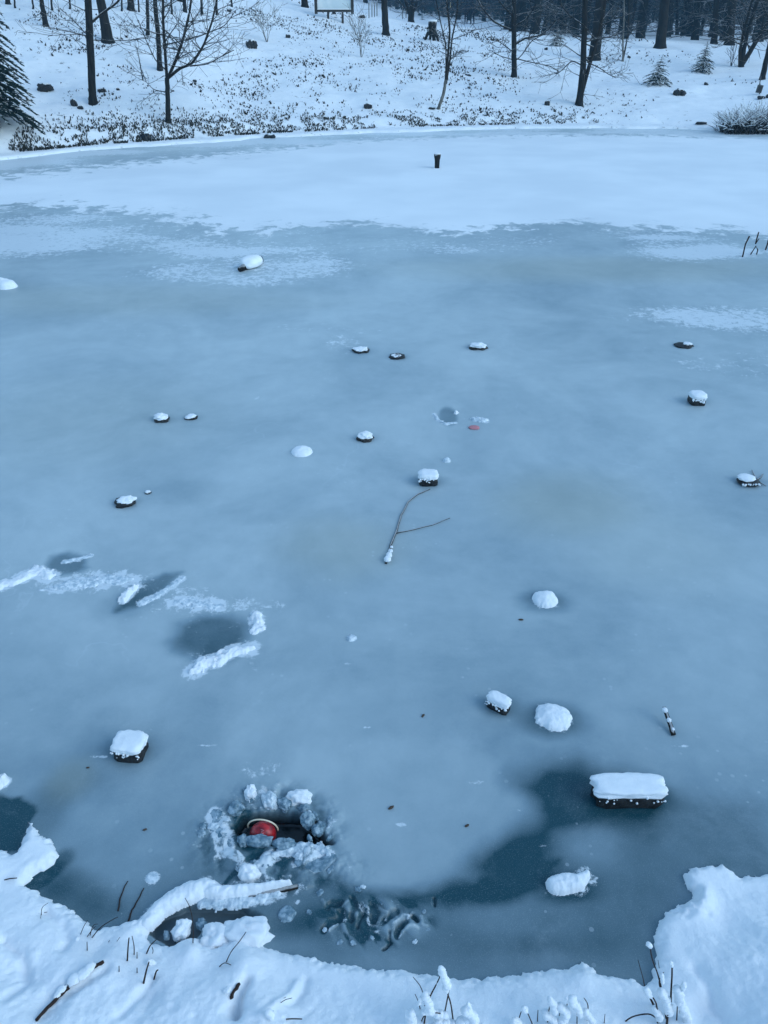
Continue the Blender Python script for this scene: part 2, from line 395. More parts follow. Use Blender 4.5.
# ice cloudiness: milky in the middle, weaker reflection nearby painted in darker
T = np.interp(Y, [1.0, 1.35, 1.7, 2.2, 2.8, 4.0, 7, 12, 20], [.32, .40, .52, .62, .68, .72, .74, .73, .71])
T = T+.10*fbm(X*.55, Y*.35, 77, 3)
T = T+.10*pol([(262,800),(300,750),(390,735),(470,745),(530,800),(500,840),(440,885),(380,890),(330,870),(290,850)], 14)
dark = np.zeros_like(X)
for d_ in [.62*pol([(515,785),(545,770),(578,768),(600,780),(660,792),(640,812),(590,812),(560,835),(540,870),(500,880),(485,865),(515,835),(545,815)], 30),
           .21*pol([(480,850),(560,812),(640,800),(768,800),(768,880),(680,890),(655,970),(560,960),(430,970),(330,955),(260,930),(330,905),(420,895)], 22),
           .34*pol([(330,880),(400,893),(500,880),(560,860),(520,900),(420,905),(340,900)], 10),
           .16*ell(568,795,40,26,.6), .12*ell(510,862,34,22,.6), -.16*ell(590,845,32,22,.5), -.10*ell(540,920,60,18,.6),
           .56*pol([(168,642),(178,624),(198,614),(232,615),(250,624),(248,640),(232,654),(206,662),(184,654)], 14), .52*pol([(43,567),(50,556),(68,552),(85,557),(86,568),(73,575),(54,576)], 6), .50*pol([(116,612),(124,598),(143,581),(163,573),(182,572),(172,583),(152,596),(136,607)], 6), .22*ell(125,605,26,12,.7,.5),
           .66*pol([(-20,795),(20,798),(36,812),(28,826),(20,850),(-20,858)], 6), .22*ell(40,815,22,26,.7),
           .20*ell(75,890,60,18,.7,-.5), .28*lin([(28,886),(44,874),(64,858)], 10), .12*lin([(30,885),(100,928),(150,905),(200,870)], 26),
           .30*ell(270,835,60,42,.5), .26*ell(300,905,60,26,.5), .42*ell(448,416,9,9,.3),
           .14*ell(180,492,35,12,.6), .10*ell(100,770,40,30,.7), .10*ell(70,785,30,20,.6)]:
    dark = np.where(np.abs(d_) > 0, dark+d_, dark)
halo = [(132,750,26,14,.40),(625,795,50,16,.40),(499,706,22,11,.36),(553,720,33,17,.62),(545,601,27,11,.58),(428,481,18,7,.30),(125,503,16,6,.25),
        (696,400,15,5,.25),(365,438,14,5,.24),(302,453,13,5,.2),(748,482,20,5,.3),(162,420,14,4,.22),(191,417,12,4,.2),(478,347,14,3.5,.3),(361,351,15,3.5,.25),
        (397,357,12,3,.3),(683,346,14,3,.25),(568,888,34,15,.35),(388,560,8,5,.16),(249,268,18,4,.15),(668,722,10,10,.10),(437,168,14,3,.12)]
for px, py, rx, ry, a in halo: dark = dark+.62*a*ell(px, py, rx*.92, ry*.92, .6)
SNOWP = [(-200,176),(0,176),(60,170),(160,160),(260,150),(360,141),(440,137),(520,135),(640,135),(768,139),(960,150),(960,240),(768,238),(730,228),(700,232),(655,226),(620,228),(580,221),
         (540,224),(500,228),(440,233),(400,228),(370,222),(320,225),(270,230),(235,232),(190,222),(150,214),(110,212),(80,208),(30,206),(0,208),(-200,215)]
q = [g2(p) for p in SNOWP]; sdn = -sdpoly(q, X, Y); sdn = np.where(Y > 14, sdn*.7, sdn)
snow = np.clip(.5+np.where(X < -1.5, .26, .40)*sdn/1.0, 0, 1)*ss(5.5, 6.5, Y)
frost = .95*(1-ss(.5, 2.6, pond_sd))*ss(10, 14, Y); dark = dark-.22*(1-ss(.5, 2.2, pond_sd))*ss(10, 14, Y)
for args, a in [((60,232,130,22,.5), .8), ((250,262,110,20,.5), .85), ((170,250,90,14,.6), .55), ((455,250,34,7,.5), .5), ((690,245,90,16,.5), .8),
                ((720,320,95,14,.7), .50), ((745,360,62,16,.6), .72), ((360,240,400,14,.6), .42), ((640,225,140,12,.5), .7), ((365,325,90,8,.5), .35),
                ((345,345,20,10,.5), .5), ((250,800,40,50,.5), .35), ((400,915,90,30,.5), .22), ((210,605,70,10,.6), .6), ((100,582,70,12,.6), .6),
                ((230,650,50,30,.7), .25), ((190,590,30,6,.6), .5), ((750,345,60,40,.8), .35), ((300,755,30,8,.6), .15), ((60,330,160,14,.7), .2)]:
    frost = np.maximum(frost, a*ell(*args))
tint = np.zeros_like(X)
for args, a in [((570,505,70,30,.7), .6), ((340,545,60,28,.7), .5), ((600,268,180,12,.6), .55), ((90,420,120,40,.8), .25), ((80,300,200,14,.7), .4), ((640,540,80,40,.8), .25), ((70,780,24,20,.6), .4)]:
    tint = np.maximum(tint, a*ell(*args))
frost = np.where(Y > 5, np.clip(frost*(.85+1.5*fbm(X*.55, Y*1.3, 141, 4)), 0, 1), frost)
water = np.zeros_like(X); Zi = np.zeros_like(X)
hole = pol([(236,828),(242,817),(262,813),(300,813),(311,820),(322,830),(332,842),(318,848),(300,845),(285,843),(262,846),(242,842)], 4)
pocket = pol([(151,918),(165,911),(185,904),(215,903),(240,905),(262,917),(258,925),(240,918),(226,930),(205,925),(196,936),(172,944),(158,938),(150,934)], 3)
edgel = pol([(0,788),(10,795),(2,798),(-10,796)], 3)
water = np.maximum(water, np.clip(hole*1.2, 0, 1)); water = np.maximum(water, pocket*.55)
Zi = Zi-.055*hole-.035*pocket
# crumpled, broken crust where something was dragged through
cr = ell(375,922,54,22,.35)
rid = fbm(X*26+Y*20, Y*9-X*6, 91, 3)
Zi = Zi+cr*.020*rid; dark = dark+cr*.55*ss(-.02, -.22, rid)-cr*.25*ss(.1, .35, rid)
wx = .012*fbm(X*22, Y*22, 201, 2); wy = .012*fbm(X*22, Y*22, 202, 2)
def stroke(pl, wpx):
    q = [g2(p) for p in pl]; w_ = wpx*mpp(G(*pl[0])); d, _ = dline(q, X+wx, Y+wy); return 1-ss(w_*.35, w_*1.25, d)
for pl, w_, a in [([(327,906),(332,903),(341,905)], 4, .5), ([(324,928),(331,921),(340,918),(344,914)], 5, .5), ([(352,918),(354,907),(352,899)], 3.5, .5), ([(358,926),(362,914)], 2.6, .45), ([(373,906),(377,913),(374,920)], 5, .55),
                  ([(383,924),(388,917),(396,911)], 4, .5), ([(397,935),(400,928),(407,922)], 4.5, .55), ([(383,950),(390,943),(389,932)], 1.5, .45), ([(413,916),(418,922)], 2.2, .4), ([(434,900),(434,905)], 1.6, .2)]:
    L_ = stroke(pl, w_); dark = dark+a*.85*L_; Zi = Zi-.010*L_
for pl, w_ in [([(346,930),(345,918),(346,912)], 3.4), ([(323,900),(327,908)], 1.4), ([(348,903),(344,908),(338,910)], 1.6), ([(364,906),(369,908),(368,920),(372,930),(378,932)], 2.0), ([(380,908),(388,912),(386,920)], 1.5), ([(394,924),(402,915),(409,916)], 1.6),
               ([(400,936),(404,931),(412,927),(419,929)], 2.0), ([(413,913),(408,919)], 1.4), ([(420,916),(423,924),(428,926)], 1.8), ([(338,924),(330,932)], 1.8), ([(358,902),(362,910)], 1.3)]:
    L_ = stroke(pl, w_); dark = dark-.26*L_; Zi = Zi+.005*L_; frost = np.maximum(frost, .45*L_)
# rough slush field round the hole
fld = np.maximum(ell(270,828,66,46,.4), .8*ell(290,870,70,20,.4))
fld = fld*(1-hole)
nz = fbm(X*19, Y*15, 55, 4)
Zi = Zi+fld*(.040*np.clip(nz+.1, 0, 1)+.008*fbm(X*55, Y*55, 56, 2)); frost = np.maximum(frost, fld*.95*ss(-.05, .35, nz)); dark = dark+fld*(.35*ss(.05, -.35, nz))
dark = dark+.35*lin([(214,898),(228,880),(246,862),(262,848)], 2.2)+.35*lin([(300,868),(325,868),(334,858)], 2.4)
# faint swells in the sheet and scratches
Zi = Zi+.002*fbm(X*3, Y*3, 31, 3)
for k in range(26):
    rr = random.Random(k); px, py = rr.uniform(20, 750), rr.uniform(300, 950)
    frost = np.maximum(frost, rr.uniform(.3, .7)*ell(px, py, rr.uniform(3, 12), rr.uniform(1, 3), .6))
thick = T-dark  # ice whiteness, painted reflection falloff included

# bed of dark water is not visible through the milky sheet; nothing is built below it

# ------------------------------------------------------------ low snow mounds that lie on the ice
MOUNDS = []
def mound(name, pts, wpx, h, mat, label, cat, group=None, seed=0, z0=0.0, rough=.8, kind=None, base=None):
    q = [G(*p) for p in pts]; m = mpp(q[len(q)//2]); wm = [w_*m for w_ in (wpx if hasattr(wpx, '__len__') else [wpx]*len(pts))]
    xs_ = [p.x for p in q]; ys_ = [p.y for p in q]; pad = max(wm)*1.5
    yk = 1.0
    st = max(m*.9, .0035)
    gx = np.arange(min(xs_)-pad, max(xs_)+pad, st); gy = np.arange(min(ys_)-pad, max(ys_)+pad, st*1.1)
    GX, GY = np.meshgrid(gx, gy); 
    mw0 = max(wm); GX0, GY0 = GX, GY
    if rough >= .35: GX = GX+mw0*.95*fbm(GX0/mw0*.9+3, GY0/mw0*.9, seed+21, 3); GY = GY+mw0*.95*fbm(GX0/mw0*.9+40, GY0/mw0*.9, seed+22, 3)
    if len(q) == 1:
        d = np.sqrt((GX-q[0].x)**2+(GY-q[0].y)**2); tt = np.zeros_like(d)
    else:
        d, tt = dline([(p.x, p.y) for p in q], GX, GY)
    W_ = np.interp(tt, np.linspace(0, 1, len(wm)), wm) if len(q) > 1 else np.full_like(d, wm[0])
    mw = max(wm)
    f = 1-(d/W_)**2+rough*fbm(GX/mw*1.6, GY/mw*1.6, seed, 4)+rough*.35*fbm(GX/mw*7, GY/mw*7, seed+9, 3)
    MOUNDS.append(([(p.x, p.y) for p in q], mw, 1.55 if rough < .35 else 1.9, .5 if rough < .35 else .85))
    HZ = np.where(f > 0, h*np.clip(f, 0, 1.6)**(.5 if rough < .35 else .75), -.004)
    HZ = HZ*(1+(.16 if rough < .35 else .35)*fbm(GX/mw*2.2, GY/mw*2.2, seed+3, 3))+np.where(f > 0, .0018*fbm(GX/.012, GY/.012, seed+5, 2), 0)
    bad = f <= 0
    GX, GY = GX0, GY0
    o = gridmesh(name, GX, GY, HZ+z0, mat, keep=~bad, kind='')
    del o['kind']
    # bring the pivot to the middle of the mound
    c = Vector((sum(xs_)/len(xs_), sum(ys_)/len(ys_), 0))
    o.data.transform(Matrix.Translation(-c)); o.location = c
    if label: props(o, label, cat, group, kind)
    return o
S, Fr, Sl = M['snow'], M['frost'], M['slush']
mound('snow_ridge', [(-6,587),(12,583),(26,576),(36,572),(50,577)], [5,6,9,9,5], .015, S, 'white snow ridge reaching the left picture edge below the smallest dark thaw patch', 'snow', None, 1)
mound('snow_ridge', [(55,588),(75,585),(95,580),(112,578),(130,580)], [4,7,8,8,4], .012, Fr, 'long grainy snow ridge right of the small dark thaw patch on the left', 'snow', None, 2)
mound('snow_ridge', [(124,600),(130,592),(136,587)], [3,5,3], .02, S, 'short snow finger at the lower end of the slanting thaw streak', 'snow', None, 3)
mound('snow_ridge', [(140,604),(160,594),(182,578)], [3,4,2.5], .005, Fr, 'thin slanting rim of snow along the right side of the thaw streak', 'snow', None, 4)
mound('snow_ridge', [(176,602),(195,604),(220,606)], [6,8,4], .007, Fr, 'flat frosty snow patch above the largest round thaw patch', 'snow', None, 5)
mound('snow_ridge', [(194,672),(204,664),(216,661),(228,653),(250,648)], [7,9,8,6,4], .020, S, 'thick curved snow ridge under the largest round thaw patch', 'snow', None, 6)
mound('snow_ridge', [(256,616),(257,628)], [6,7], .018, S, 'small upright snow lump right of the largest round thaw patch', 'snow', None, 7)
mound('snow_ridge', [(64,562),(90,556)], [2,3], .004, Fr, 'thin frost strip on the far rim of the smallest thaw patch', 'snow', None, 8)
mound('snow_ridge', [(70,588),(40,590)], [1.5,2], .004, Fr, 'faint crumb of frost between the two left snow ridges', 'snow', None, 18)
mound('snow_lump', [(-2,786),(3,783)], [6,5], .03, S, 'small snow lump cut by the left picture edge over dark water', 'snow', None, 9)
mound('snow_lump', [(556,886),(570,884),(578,884),(586,877)], [10,11,8,4], .035, S, 'rounded snow lump with a raised tip on dark ice at lower right', 'snow', None, 10, rough=.2)
mound('snow_lump', [(553,718)], [18], .032, S, 'round snow-covered lump beside the tilted snow-capped brick', 'snow', None, 11, rough=.33)
mound('snow_lump', [(545,600)], [13], .035, S, 'snow-topped lump with a soft dark rim alone in the middle right of the ice', 'snow', None, 12, rough=.3)
mound('snow_lump', [(302,452)], [10.5], .034, S, 'smooth white snow dome left of the centre of the ice', 'snow', None, 13, rough=.15)
mound('snow_lump', [(447,461)], [4], .025, Fr, 'tiny snow pellet just above the square snow-capped brick in the centre', 'snow', None, 14, rough=.15)
mound('snow_lump', [(8,287),(-4,284)], [9,8], .08, S, 'flat white snow lump at the left picture edge far out on the ice', 'snow', None, 15, rough=.2)
mound('snow_lump', [(257,783+2)], [3], .004, Fr, 'pinch of frost above the broken hole', 'snow', None, 16) if False else None
mound('snow_ridge', [(476,419),(486,421)], [4,2.5], .02, Fr, 'small frost smear just behind the pink scrap on the ice', 'snow', None, 17)
mound('snow_lump', [(352,638)], [4.5], .012, Fr, 'little frosty crumb alone left of centre on bare ice', 'snow', None, 19)
mound('snow_lump', [(456,413)], [2.5], .016, S, 'small bright snow crumb right of the grey melted ring', 'snow', None, 20)
mound('frost_ring', [(434,414),(438,420),(446,424),(455,423)], [1.5,1.8,1.8,2], .008, Fr, 'thin frost rim round the lower side of the grey melted spot', 'frost', None, 21)

# ------------------------------------------------------------ stones and bricks with snow caps
def capped(name, label, cat, px, py, wpx, dpx, hpx, cap, rz=0, sq=.35, group=None, seed=0, cshift=(0, 0), tilt=0, cw=1.04):
    """wpx, dpx: plan size in pixels of width; hpx: stone height in pixels; cap: snow thickness in pixels"""
    c = G(px, py); m = mpp(c); t = thing(name, label, cat, c, group)
    small = wpx < 24 and sq > .6
    a = MB(); a.blob(c+Vector((0, 0, hpx*m*(.30 if small else .45))), (wpx*m*.45, dpx*m*.40, hpx*m*(.55 if small else .62)), rz, sq, .34 if small else .09, 1.6 if small else 2.2, seed, 3, tilt=tilt)
    a.build('stone', M['rock'], t)
    b = MB(); b.blob(c+Vector((cshift[0]*m, cshift[1]*m, hpx*m*(.55 if small else .98)+cap*m*.30)), (wpx*m*(.37 if small else .45)*cw, dpx*m*(.32 if small else .41)*cw, cap*m*(.50 if small else .56)), rz, min(1, sq*1.7), .42 if small else .12, 1.7 if small else 3.4, seed+5, 4, .5, tilt=tilt)
    if not small:
        for k_ in range(16):
            rn_ = random.Random(seed*50+k_); e1 = rn_.uniform(-.42, .42); b.blob(c+Matrix.Rotation(rz, 3, 'Z') @ Vector((e1*wpx*m, -dpx*m*.40-rn_.uniform(0, 1.0)*m, hpx*m*(1.1-.5*rn_.random()**2))), (rn_.uniform(.5, 1.5)*m,)*3, 0, 1, .3, 2, k_, 1)
    b.build('snow_cap', M['snow'], t)
    return t
capped('snow_capped_brick', 'square dark brick under a smooth snow cap at lower left', 'brick', 132, 753, 35, 33, 13, 9, -.12, .26, None, 1)
capped('snow_capped_brick', 'long dark block with a thick snow top, the largest block on the ice', 'brick', 626, 799, 80, 32, 17, 11, .0, .2, None, 2)
capped('snow_capped_brick', 'small tilted dark brick under a snow cap, left of a round snow lump', 'brick', 498, 708, 27, 17, 9, 9, -.62, .35, None, 3)
capped('snow_capped_brick', 'square dark brick under a snow cap right above the forked twig', 'brick', 428, 483, 22, 20, 8, 6, 0, .3, None, 4)
capped('snow_capped_brick', 'dark brick under a rounded snow cap on the right, near the frosty patch', 'brick', 696, 403, 18, 20, 7, 5.5, 0, .4, None, 5)
capped('snowy_stone', 'low dark pointed stone partly snowed over at centre left', 'stone', 125, 504, 22, 20, 6, 5, .35, .7, None, 6, (1.5, 0))
capped('snowy_stone', 'dark stone with a domed snow cap, left of and behind the central brick', 'stone', 365, 439, 19, 18, 4, 6, 0, .8, None, 7)
capped('snowy_stone', 'low dark-rimmed stone with a flat snow cap behind the grey melted spot', 'stone', 478, 348, 20, 18, 3, 3.6, 0, .8, None, 8)
capped('snowy_stone', 'low snowy stone, the left one of the far pair left of centre', 'stone', 361, 351, 18, 18, 2.2, 3, .2, .85, None, 9)
capped('snowy_stone', 'flat dark stone with a trace of snow, right one of the far pair', 'stone', 397, 357, 17, 20, 2.4, 1.2, 0, .9, None, 10, (-1, 0), 0, .7)
capped('snowy_stone', 'flat dark stone with snow on its right half near the far right frost patch', 'stone', 683, 346, 20, 20, 2.4, 3.0, 0, .85, None, 11, (4, 0), 0, .6)
capped('snowy_stone', 'pale pointed snowy stone, the left one of the pair at upper left', 'stone', 162, 420, 17, 18, 3.5, 5.5, 0, .9, None, 12, (-1, 0))
capped('snowy_stone', 'small flat snowy stone, the right one of the pair at upper left', 'stone', 191, 418, 14, 14, 2.2, 2.5, .3, .9, None, 13)
capped('snowy_stone', 'half sunk grey stone with snow and a bare twig beside it at the right edge', 'stone', 748, 483, 25, 24, 4, 3.6, 0, .85, None, 14, (-2, 2), 0, .78)
capped('snowy_stone', 'tiny snowed stone right of the low pointed stone at centre left', 'stone', 148, 493, 7, 7, 1.5, 2, 0, .9, None, 15)
# snowy bottle shaped lump far out
c = G(249, 270); m = mpp(c); t = thing('snowy_log', 'white snow-covered short log with a dark lower tip far out on the ice', 'log', c)
a = MB(); p0, p1 = G(240, 272), G(260, 263)
a.tube([p0+Vector((0,0,.03)), (p0*.5+p1*.5)+Vector((0,0,.04)), p1+Vector((0,0,.04))], [.03, .05, .055], 10); a.build('wood', M['bark'], t)
b = MB(); b.blob((p0*.42+p1*.58)+Vector((0, 0, .055)), ((p1-p0).length*.40, .11, .075), math.atan2(p1.y-p0.y, p1.x-p0.x), .8, .12, 2, 3, 3, .6); b.build('snow_cap', M['snow'], t)
# pink scrap
a = MB(); c = G(474, 428); m = mpp(c); a.blob(c+Vector((0,0,.004)), (5.5*m, 4.5*m, .010), 0, .8, .2, 2, 4, 3)
props(a.build('plastic_scrap', M['pink'], loc=c), 'faded pink scrap frozen into the ice near the grey melted spot', 'litter')
# post frozen in far out
c = G(437, 168); m = mpp(c); t = thing('wooden_post', 'short dark post with a wider snow-dusted top standing out of the snowy ice', 'post', c)
a = MB(); hp = 12.5*m/math.cos(R(8)); a.tube([c+Vector((0,0,-.02)), c+Vector((0,0,hp*.55)), c+Vector((0,0,hp*.8)), c+Vector((0,0,hp))], [2.3*m, 2.5*m, 3.2*m, 3.5*m], 12)
a.build('post', M['bark'], t); a = MB(); a.blob(c+Vector((0,0,hp+.006)), (3.0*m, 3.0*m, .014), 0, 1, .1, 2, 3, 2, .3); a.build('snow_cap', M['snow'], t)

# ------------------------------------------------------------ twigs lying in and on the ice
def twig(name, label, paths, mat=None, cat='twig', lift=.006, group=None, snow=None):
    c = G(*paths[0][0][0]); t = thing(name, label, cat, c, group)
    for pts, r0, r1 in paths:
        a = MB(); n = len(pts); q = []
        for i, p in enumerate(pts):
            g = G(p[0], p[1]); z = lift+(p[2] if len(p) > 2 else 0); g2_ = G(p[0], p[1], z); q.append(g2_)
        qq = []
        for i in range(n-1):
            for k in range(3):
                f = k/3; v = q[i].lerp(q[i+1], f); mm = mpp(v); v = v+Vector((random.uniform(-1, 1), random.uniform(-1, 1), 0))*mm*.35; qq.append(v)
        qq.append(q[-1])
        a.tube(qq, [r0+(r1-r0)*i/(len(qq)-1) for i in range(len(qq))], 6); a.build('branch', mat or M['twig'], t)
    for (px, py, r, z) in (snow or []):
        a = MB(); g = G(px, py, z); mm = mpp(g); a.blob(g, (r*mm, r*mm*1.2, r*mm*.7), 0, .9, .25, 2.5, px, 3); a.build('snow_clump', M['snow'], t)
    return t
twig('forked_twig', 'long forked twig with a snow clump at its near end, lying mid ice', [
    ([(386,563),(391,545),(397,530),(401,515),(408,502),(418,494),(430,489)], .0065, .003), ([(396,533),(412,530),(432,525),(450,518)], .0035, .002)],
    lift=.006, snow=[(387.5,559,3.6,.016),(389,555,3.0,.016),(390.5,551,2.3,.014),(391.5,547,1.5,.012)])
twig('fallen_stick', 'short snow-dusted stick leaning up out of the ice on the right', [([(674,735,0),(669,722,.02),(664,707,.05)], .010, .008)], snow=[(665,710,2.6,.055),(669,720,2.2,.036),(673,729,1.6,.02)])
twig('bare_twig', 'tiny bare branched twig beside the half sunk stone at the right edge', [([(752,484),(760,478),(763,474)], .006, .003), ([(757,480),(766,486)], .004, .002), ([(756,478),(752,470)], .004, .002)])
twig('bare_twig', 'long thin reed frozen in the ice above the left bank grass, right of the pair', [([(128,922),(132,910),(138,900),(144,888)], .0028, .0016)], M['stem'], lift=.003)
twig('bare_twig', 'long thin reed frozen in the ice above the left bank grass, left of the pair', [([(118,911),(120,898),(124,888),(128,881)], .0026, .0014)], M['stem'], lift=.003)
twig('thin_shadowy_crack_twig', 'thin dark twig pressed in the slush below the red object', [([(238,862),(228,876),(218,892),(214,900)], .004, .003)], M['stem'], lift=.016) if False else None
for px, py, s_, lab in [(391,808,4,'dark curled leaf frozen on the pale ice left of the dark patch'),(467,826,3,'small dark leaf fragment near the pale ice patch'),(423,716,3,'tiny brown leaf left of the angled brick'),
                   (88,768,2,'single dark speck of leaf below the square brick'),(521,620,3,'small dark leaf below the middle right snow lump'),(145,830,2.5,'dark crumb in the ice left of the broken hole'),(700,878+20,0,'')]:
    if s_ == 0: continue
    a = MB(); c = G(px, py); m = mpp(c); a.blob(c+Vector((0,0,.003)), (s_*m*.85, s_*m*.4, .003), random.uniform(0, 3), .9, .3, 2, px, 2)
    props(a.build('dead_leaf', M['leaf'], loc=c), lab, 'leaf')
# reeds at the right far side
def reed(label, pls, cx, cy):
    c = G(cx, cy); t = thing('broken_reed', label, 'reed', c, 'broken reeds in the ice')
    for pl, w_ in pls:
        a = MB(); a.tube([P(x, y, c.y) for x, y in pl], w_*mpp(c), 6); a.build('stalk', M['stem'], t)
reed('slanting single reed stalk, leftmost of three at the right edge', [([(742.5,257),(745.5,244),(749.5,236)], .75)], 742.5, 257)
reed('bent forked reed stalk, middle of three at the right edge', [([(750.5,254.5),(756,246),(757.8,250),(756.5,254.5)], .6), ([(755.5,244),(757,238),(758.8,232)], .7), ([(755.6,244),(759,238.5)], .4)], 752, 255)
reed('short reed stalk cut by the right picture edge', [([(765.5,250),(767.5,244),(769,238)], .8)], 765, 250)

# ------------------------------------------------------------ broken hole with the red object
c = G(262, 836); m = mpp(c)
t = thing('red_ball', 'red round object with a pale rim stuck in the broken dark hole', 'ball', c+Vector((0,0,-.02)))
a = MB(); cc = c+Vector((0, .020, -.016)); rb = 14*m
a.blob(cc, (rb*.95, rb*.8, rb*.95), 0, .95, .03, 1.5, 2, 4); a.build('body', M['red'], t)
a = MB(); rim = []
for k in range(25):
    an = R(-8+k*196/24); rim.append(cc+Vector((-math.cos(an)*rb*1.10-.003, .020+.006*math.cos(an), math.sin(an)*rb*.96+.006)))
a.tube(rim[8:][::-1] if False else rim, [.0030]*25, 8); a.build('rim', M['gold'], t)
# faint column of pale print on the front
def onball(u, v):       # u right, v up, in fractions of the radius
    x_ = u*rb*.95; z_ = v*rb*.95; y_ = -rb*.8*math.sqrt(max(0, 1-u*u-v*v))
    return cc+Vector((x_, y_*1.03, z_*1.03))
a = MB()
for st in ([(-.05,.93),(.18,.90),(-.02,.84),(.18,.79),(-.05,.76)], [(-.05,.69),(.19,.68)], [(-.05,.62),(.19,.60)], [(-.05,.53),(.19,.51)], [(.19,.51),(.19,.42)], [(-.05,.45),(.19,.42)], [(-.05,.35),(.19,.31)], [(.07,.33),(.19,.22)]):
    a.tube([onball(*p) for p in st], .0010, 5)
a.build('print', M['print'], t)
# slush and snow chunks round it, each its own piece
def chunk(px, py, rx, ry, rz_, mat, label, seed, zb=0.0, sq=.9, group='ice and snow chunks round the broken hole', name='ice_chunk', amp=.32, cat='ice'):
    c = G(px, py); m = mpp(c); a = MB()
    a.blob(c+Vector((0, 0, zb+rz_*m*.25)), (rx*m, ry*m, rz_*m), 0 if rx > 10 else seed*1.7, sq, amp, 1.9, seed, 4, .5)
    o = a.build(name, mat, loc=c); return props(o, label, cat, group)
big = [(251,795,9,6,8,S,'white snow chunk on the far left rim of the hole'),(299,799,12,8,8,S,'broad pale snow chunk on the far right rim of the hole'),
       (270,803,10,7,9,Fr,'knobbly frosty chunk on the far rim behind the red object'),(250,868,0,0,0,None,'')]
for k, (px, py, a_, b_, c_, m_, lab) in enumerate(big):
    if m_ is not None: chunk(px, py, a_, b_, c_, m_, lab, k+1)
chunk(249,876,10,8,12,S,'pointed white snow chunk below the hole, left end of the snow strip', 11)
chunk(308,822,8,7,9,Sl,'wet ice chunk right of the red object beside the dark water', 12)
chunk(318,832,6,5,7,Sl,'small wet ice chunk at the right end of the hole', 13)
chunk(260,843,14,6,8,Sl,'dark slush lump right in front of the red object', 14)
chunk(284,846,11,6,7,Sl,'grey slush lump at the near right rim of the hole', 15)
chunk(243,842,6,5,7,Sl,'small slush lump at the near left rim of the hole', 16)
chunk(236,810,8,8,7,Sl,'grey slush lump at the left rim of the hole', 17)
chunk(285,806,8,6,7,Sl,'blue-grey slush lump between the two snow chunks on the far rim', 18)
for k in range(24):
    rr = random.Random(100+k); an = rr.uniform(0, 6.28); rd = rr.uniform(1.0, 1.55)
    px = 272+46*rd*math.cos(an)-8; py = 830+27*rd*math.sin(an)
    if py > 868: continue
    chunk(px, py, rr.uniform(2.5, 6), rr.uniform(2, 5), rr.uniform(1.5, 4), rr.choice([Sl, Sl, Sl, Fr]), 'small lump of slush in the rough ring round the red object', 30+k)
mound('snow_strip', [(268,858),(285,851),(300,848),(318,850),(330,856)], [3,6,5,6,3], .014, Fr, 'frosty strip of broken crust below the hole on its right', 'snow', None, 31)
mound('snow_strip', [(240,868),(256,866),(270,862)], [3,4,4], .014, Fr, 'short frosty strip joining the pointed chunk to the hole', 'snow', None, 32)
mound('snow_strip', [(215,815),(222,835),(226,850)], [6,8,5], .005, Sl, 'pale frosty crust left of the hole', 'snow', None, 33)
mound('ice_plate', [(300,862),(320,866),(332,858)], [6,8,5], .010, Sl, 'curved plate of clear ice at the lower right of the hole', 'ice', None, 34, rough=.25)
mound('ice_plate', [(287,914)], [9], .014, Sl, 'round dark lump of clear ice below the snow-covered log tip', 'ice', None, 35, rough=.3)
mound('ice_bubble', [(152,878)], [7], .003, Fr, 'flat pale disc of ice left of the snow-covered log', 'ice', None, 36, rough=.1)
for k, (px, py, rx, ry) in enumerate([(320,893,4,3),(331,869,3,5),(358,889,3,4),(363,887,3,2),(382,902,3,2),(340,943,4,3),(353,943,3,3),(325,930,2.5,2.5),(391,903,2.5,2),(428,930,3,2),(309,912,3,2.5),(415,942,3,2),(372,938,2.5,2),(424,912,2.5,2)]):
    chunk(px, py, rx*.9, ry*.9, 1.0, [Sl, Sl, Sl, Fr][k % 4], 'thin shard of broken ice crust near the crumpled strip on dark ice', 80+k, 0, .8, 'ice shards near the crumpled crust', 'ice_shard', .5)

# ------------------------------------------------------------ snow covered log by the dark pocket
c = G(225, 897); t = thing('snowy_log', 'long curved log heaped with snow, reaching from the left bank over dark water', 'log', c)
lp = [(146,928),(158,913),(172,903),(195,896),(225,897),(262,893),(298,888)]
a = MB(); q = [G(x, y)+Vector((0, 0, .012)) for x, y in lp]; a.tube([v_-Vector((0,0,.026 if i_ < 5 else .010*(7-i_)-.006)) for i_, v_ in enumerate(q)], [.016,.018,.018,.017,.015,.012,.008], 10); a.build('wood', M['bark'], t)
sn_ = mound('snow_cap', [(148,924),(160,910),(175,900),(192,893),(206,889),(222,895),(245,892),(268,889),(290,886)], [8,9,10.5,11.5,9.5,7,6,4,2], .036, S, None, None, None, 41, rough=.33)
sn_.parent = t; sn_.location = sn_.location-t.location
sn_ = mound('frost_fringe', [(205,902),(230,903),(255,899),(280,893)], [6,7,5,3], .009, Fr, None, None, None, 42, rough=.9)
sn_.parent = t; sn_.location = sn_.location-t.location
for k, (px, py, rx, ry, rz_, lab) in enumerate([(181,930,10,8,9,'loose snow lump in the dark pocket behind the log, left of two'),(216,938,14,14,11,'knobbly snow lump in the dark pocket, middle one'),
                                     (247,936,24,17,13,'biggest rounded snow lump at the bank edge right of the dark pocket'),(166,934,3,5,3,'small crumb of ice at the left of the dark pocket'),(201,923,6,5,3,'blurred sunken ice lump in the dark pocket')]):
    chunk(px, py, rx, ry, rz_, S if k < 3 else Sl, lab, 60+k, -.01, .85, None, 'snow_lump', .35, 'snow')

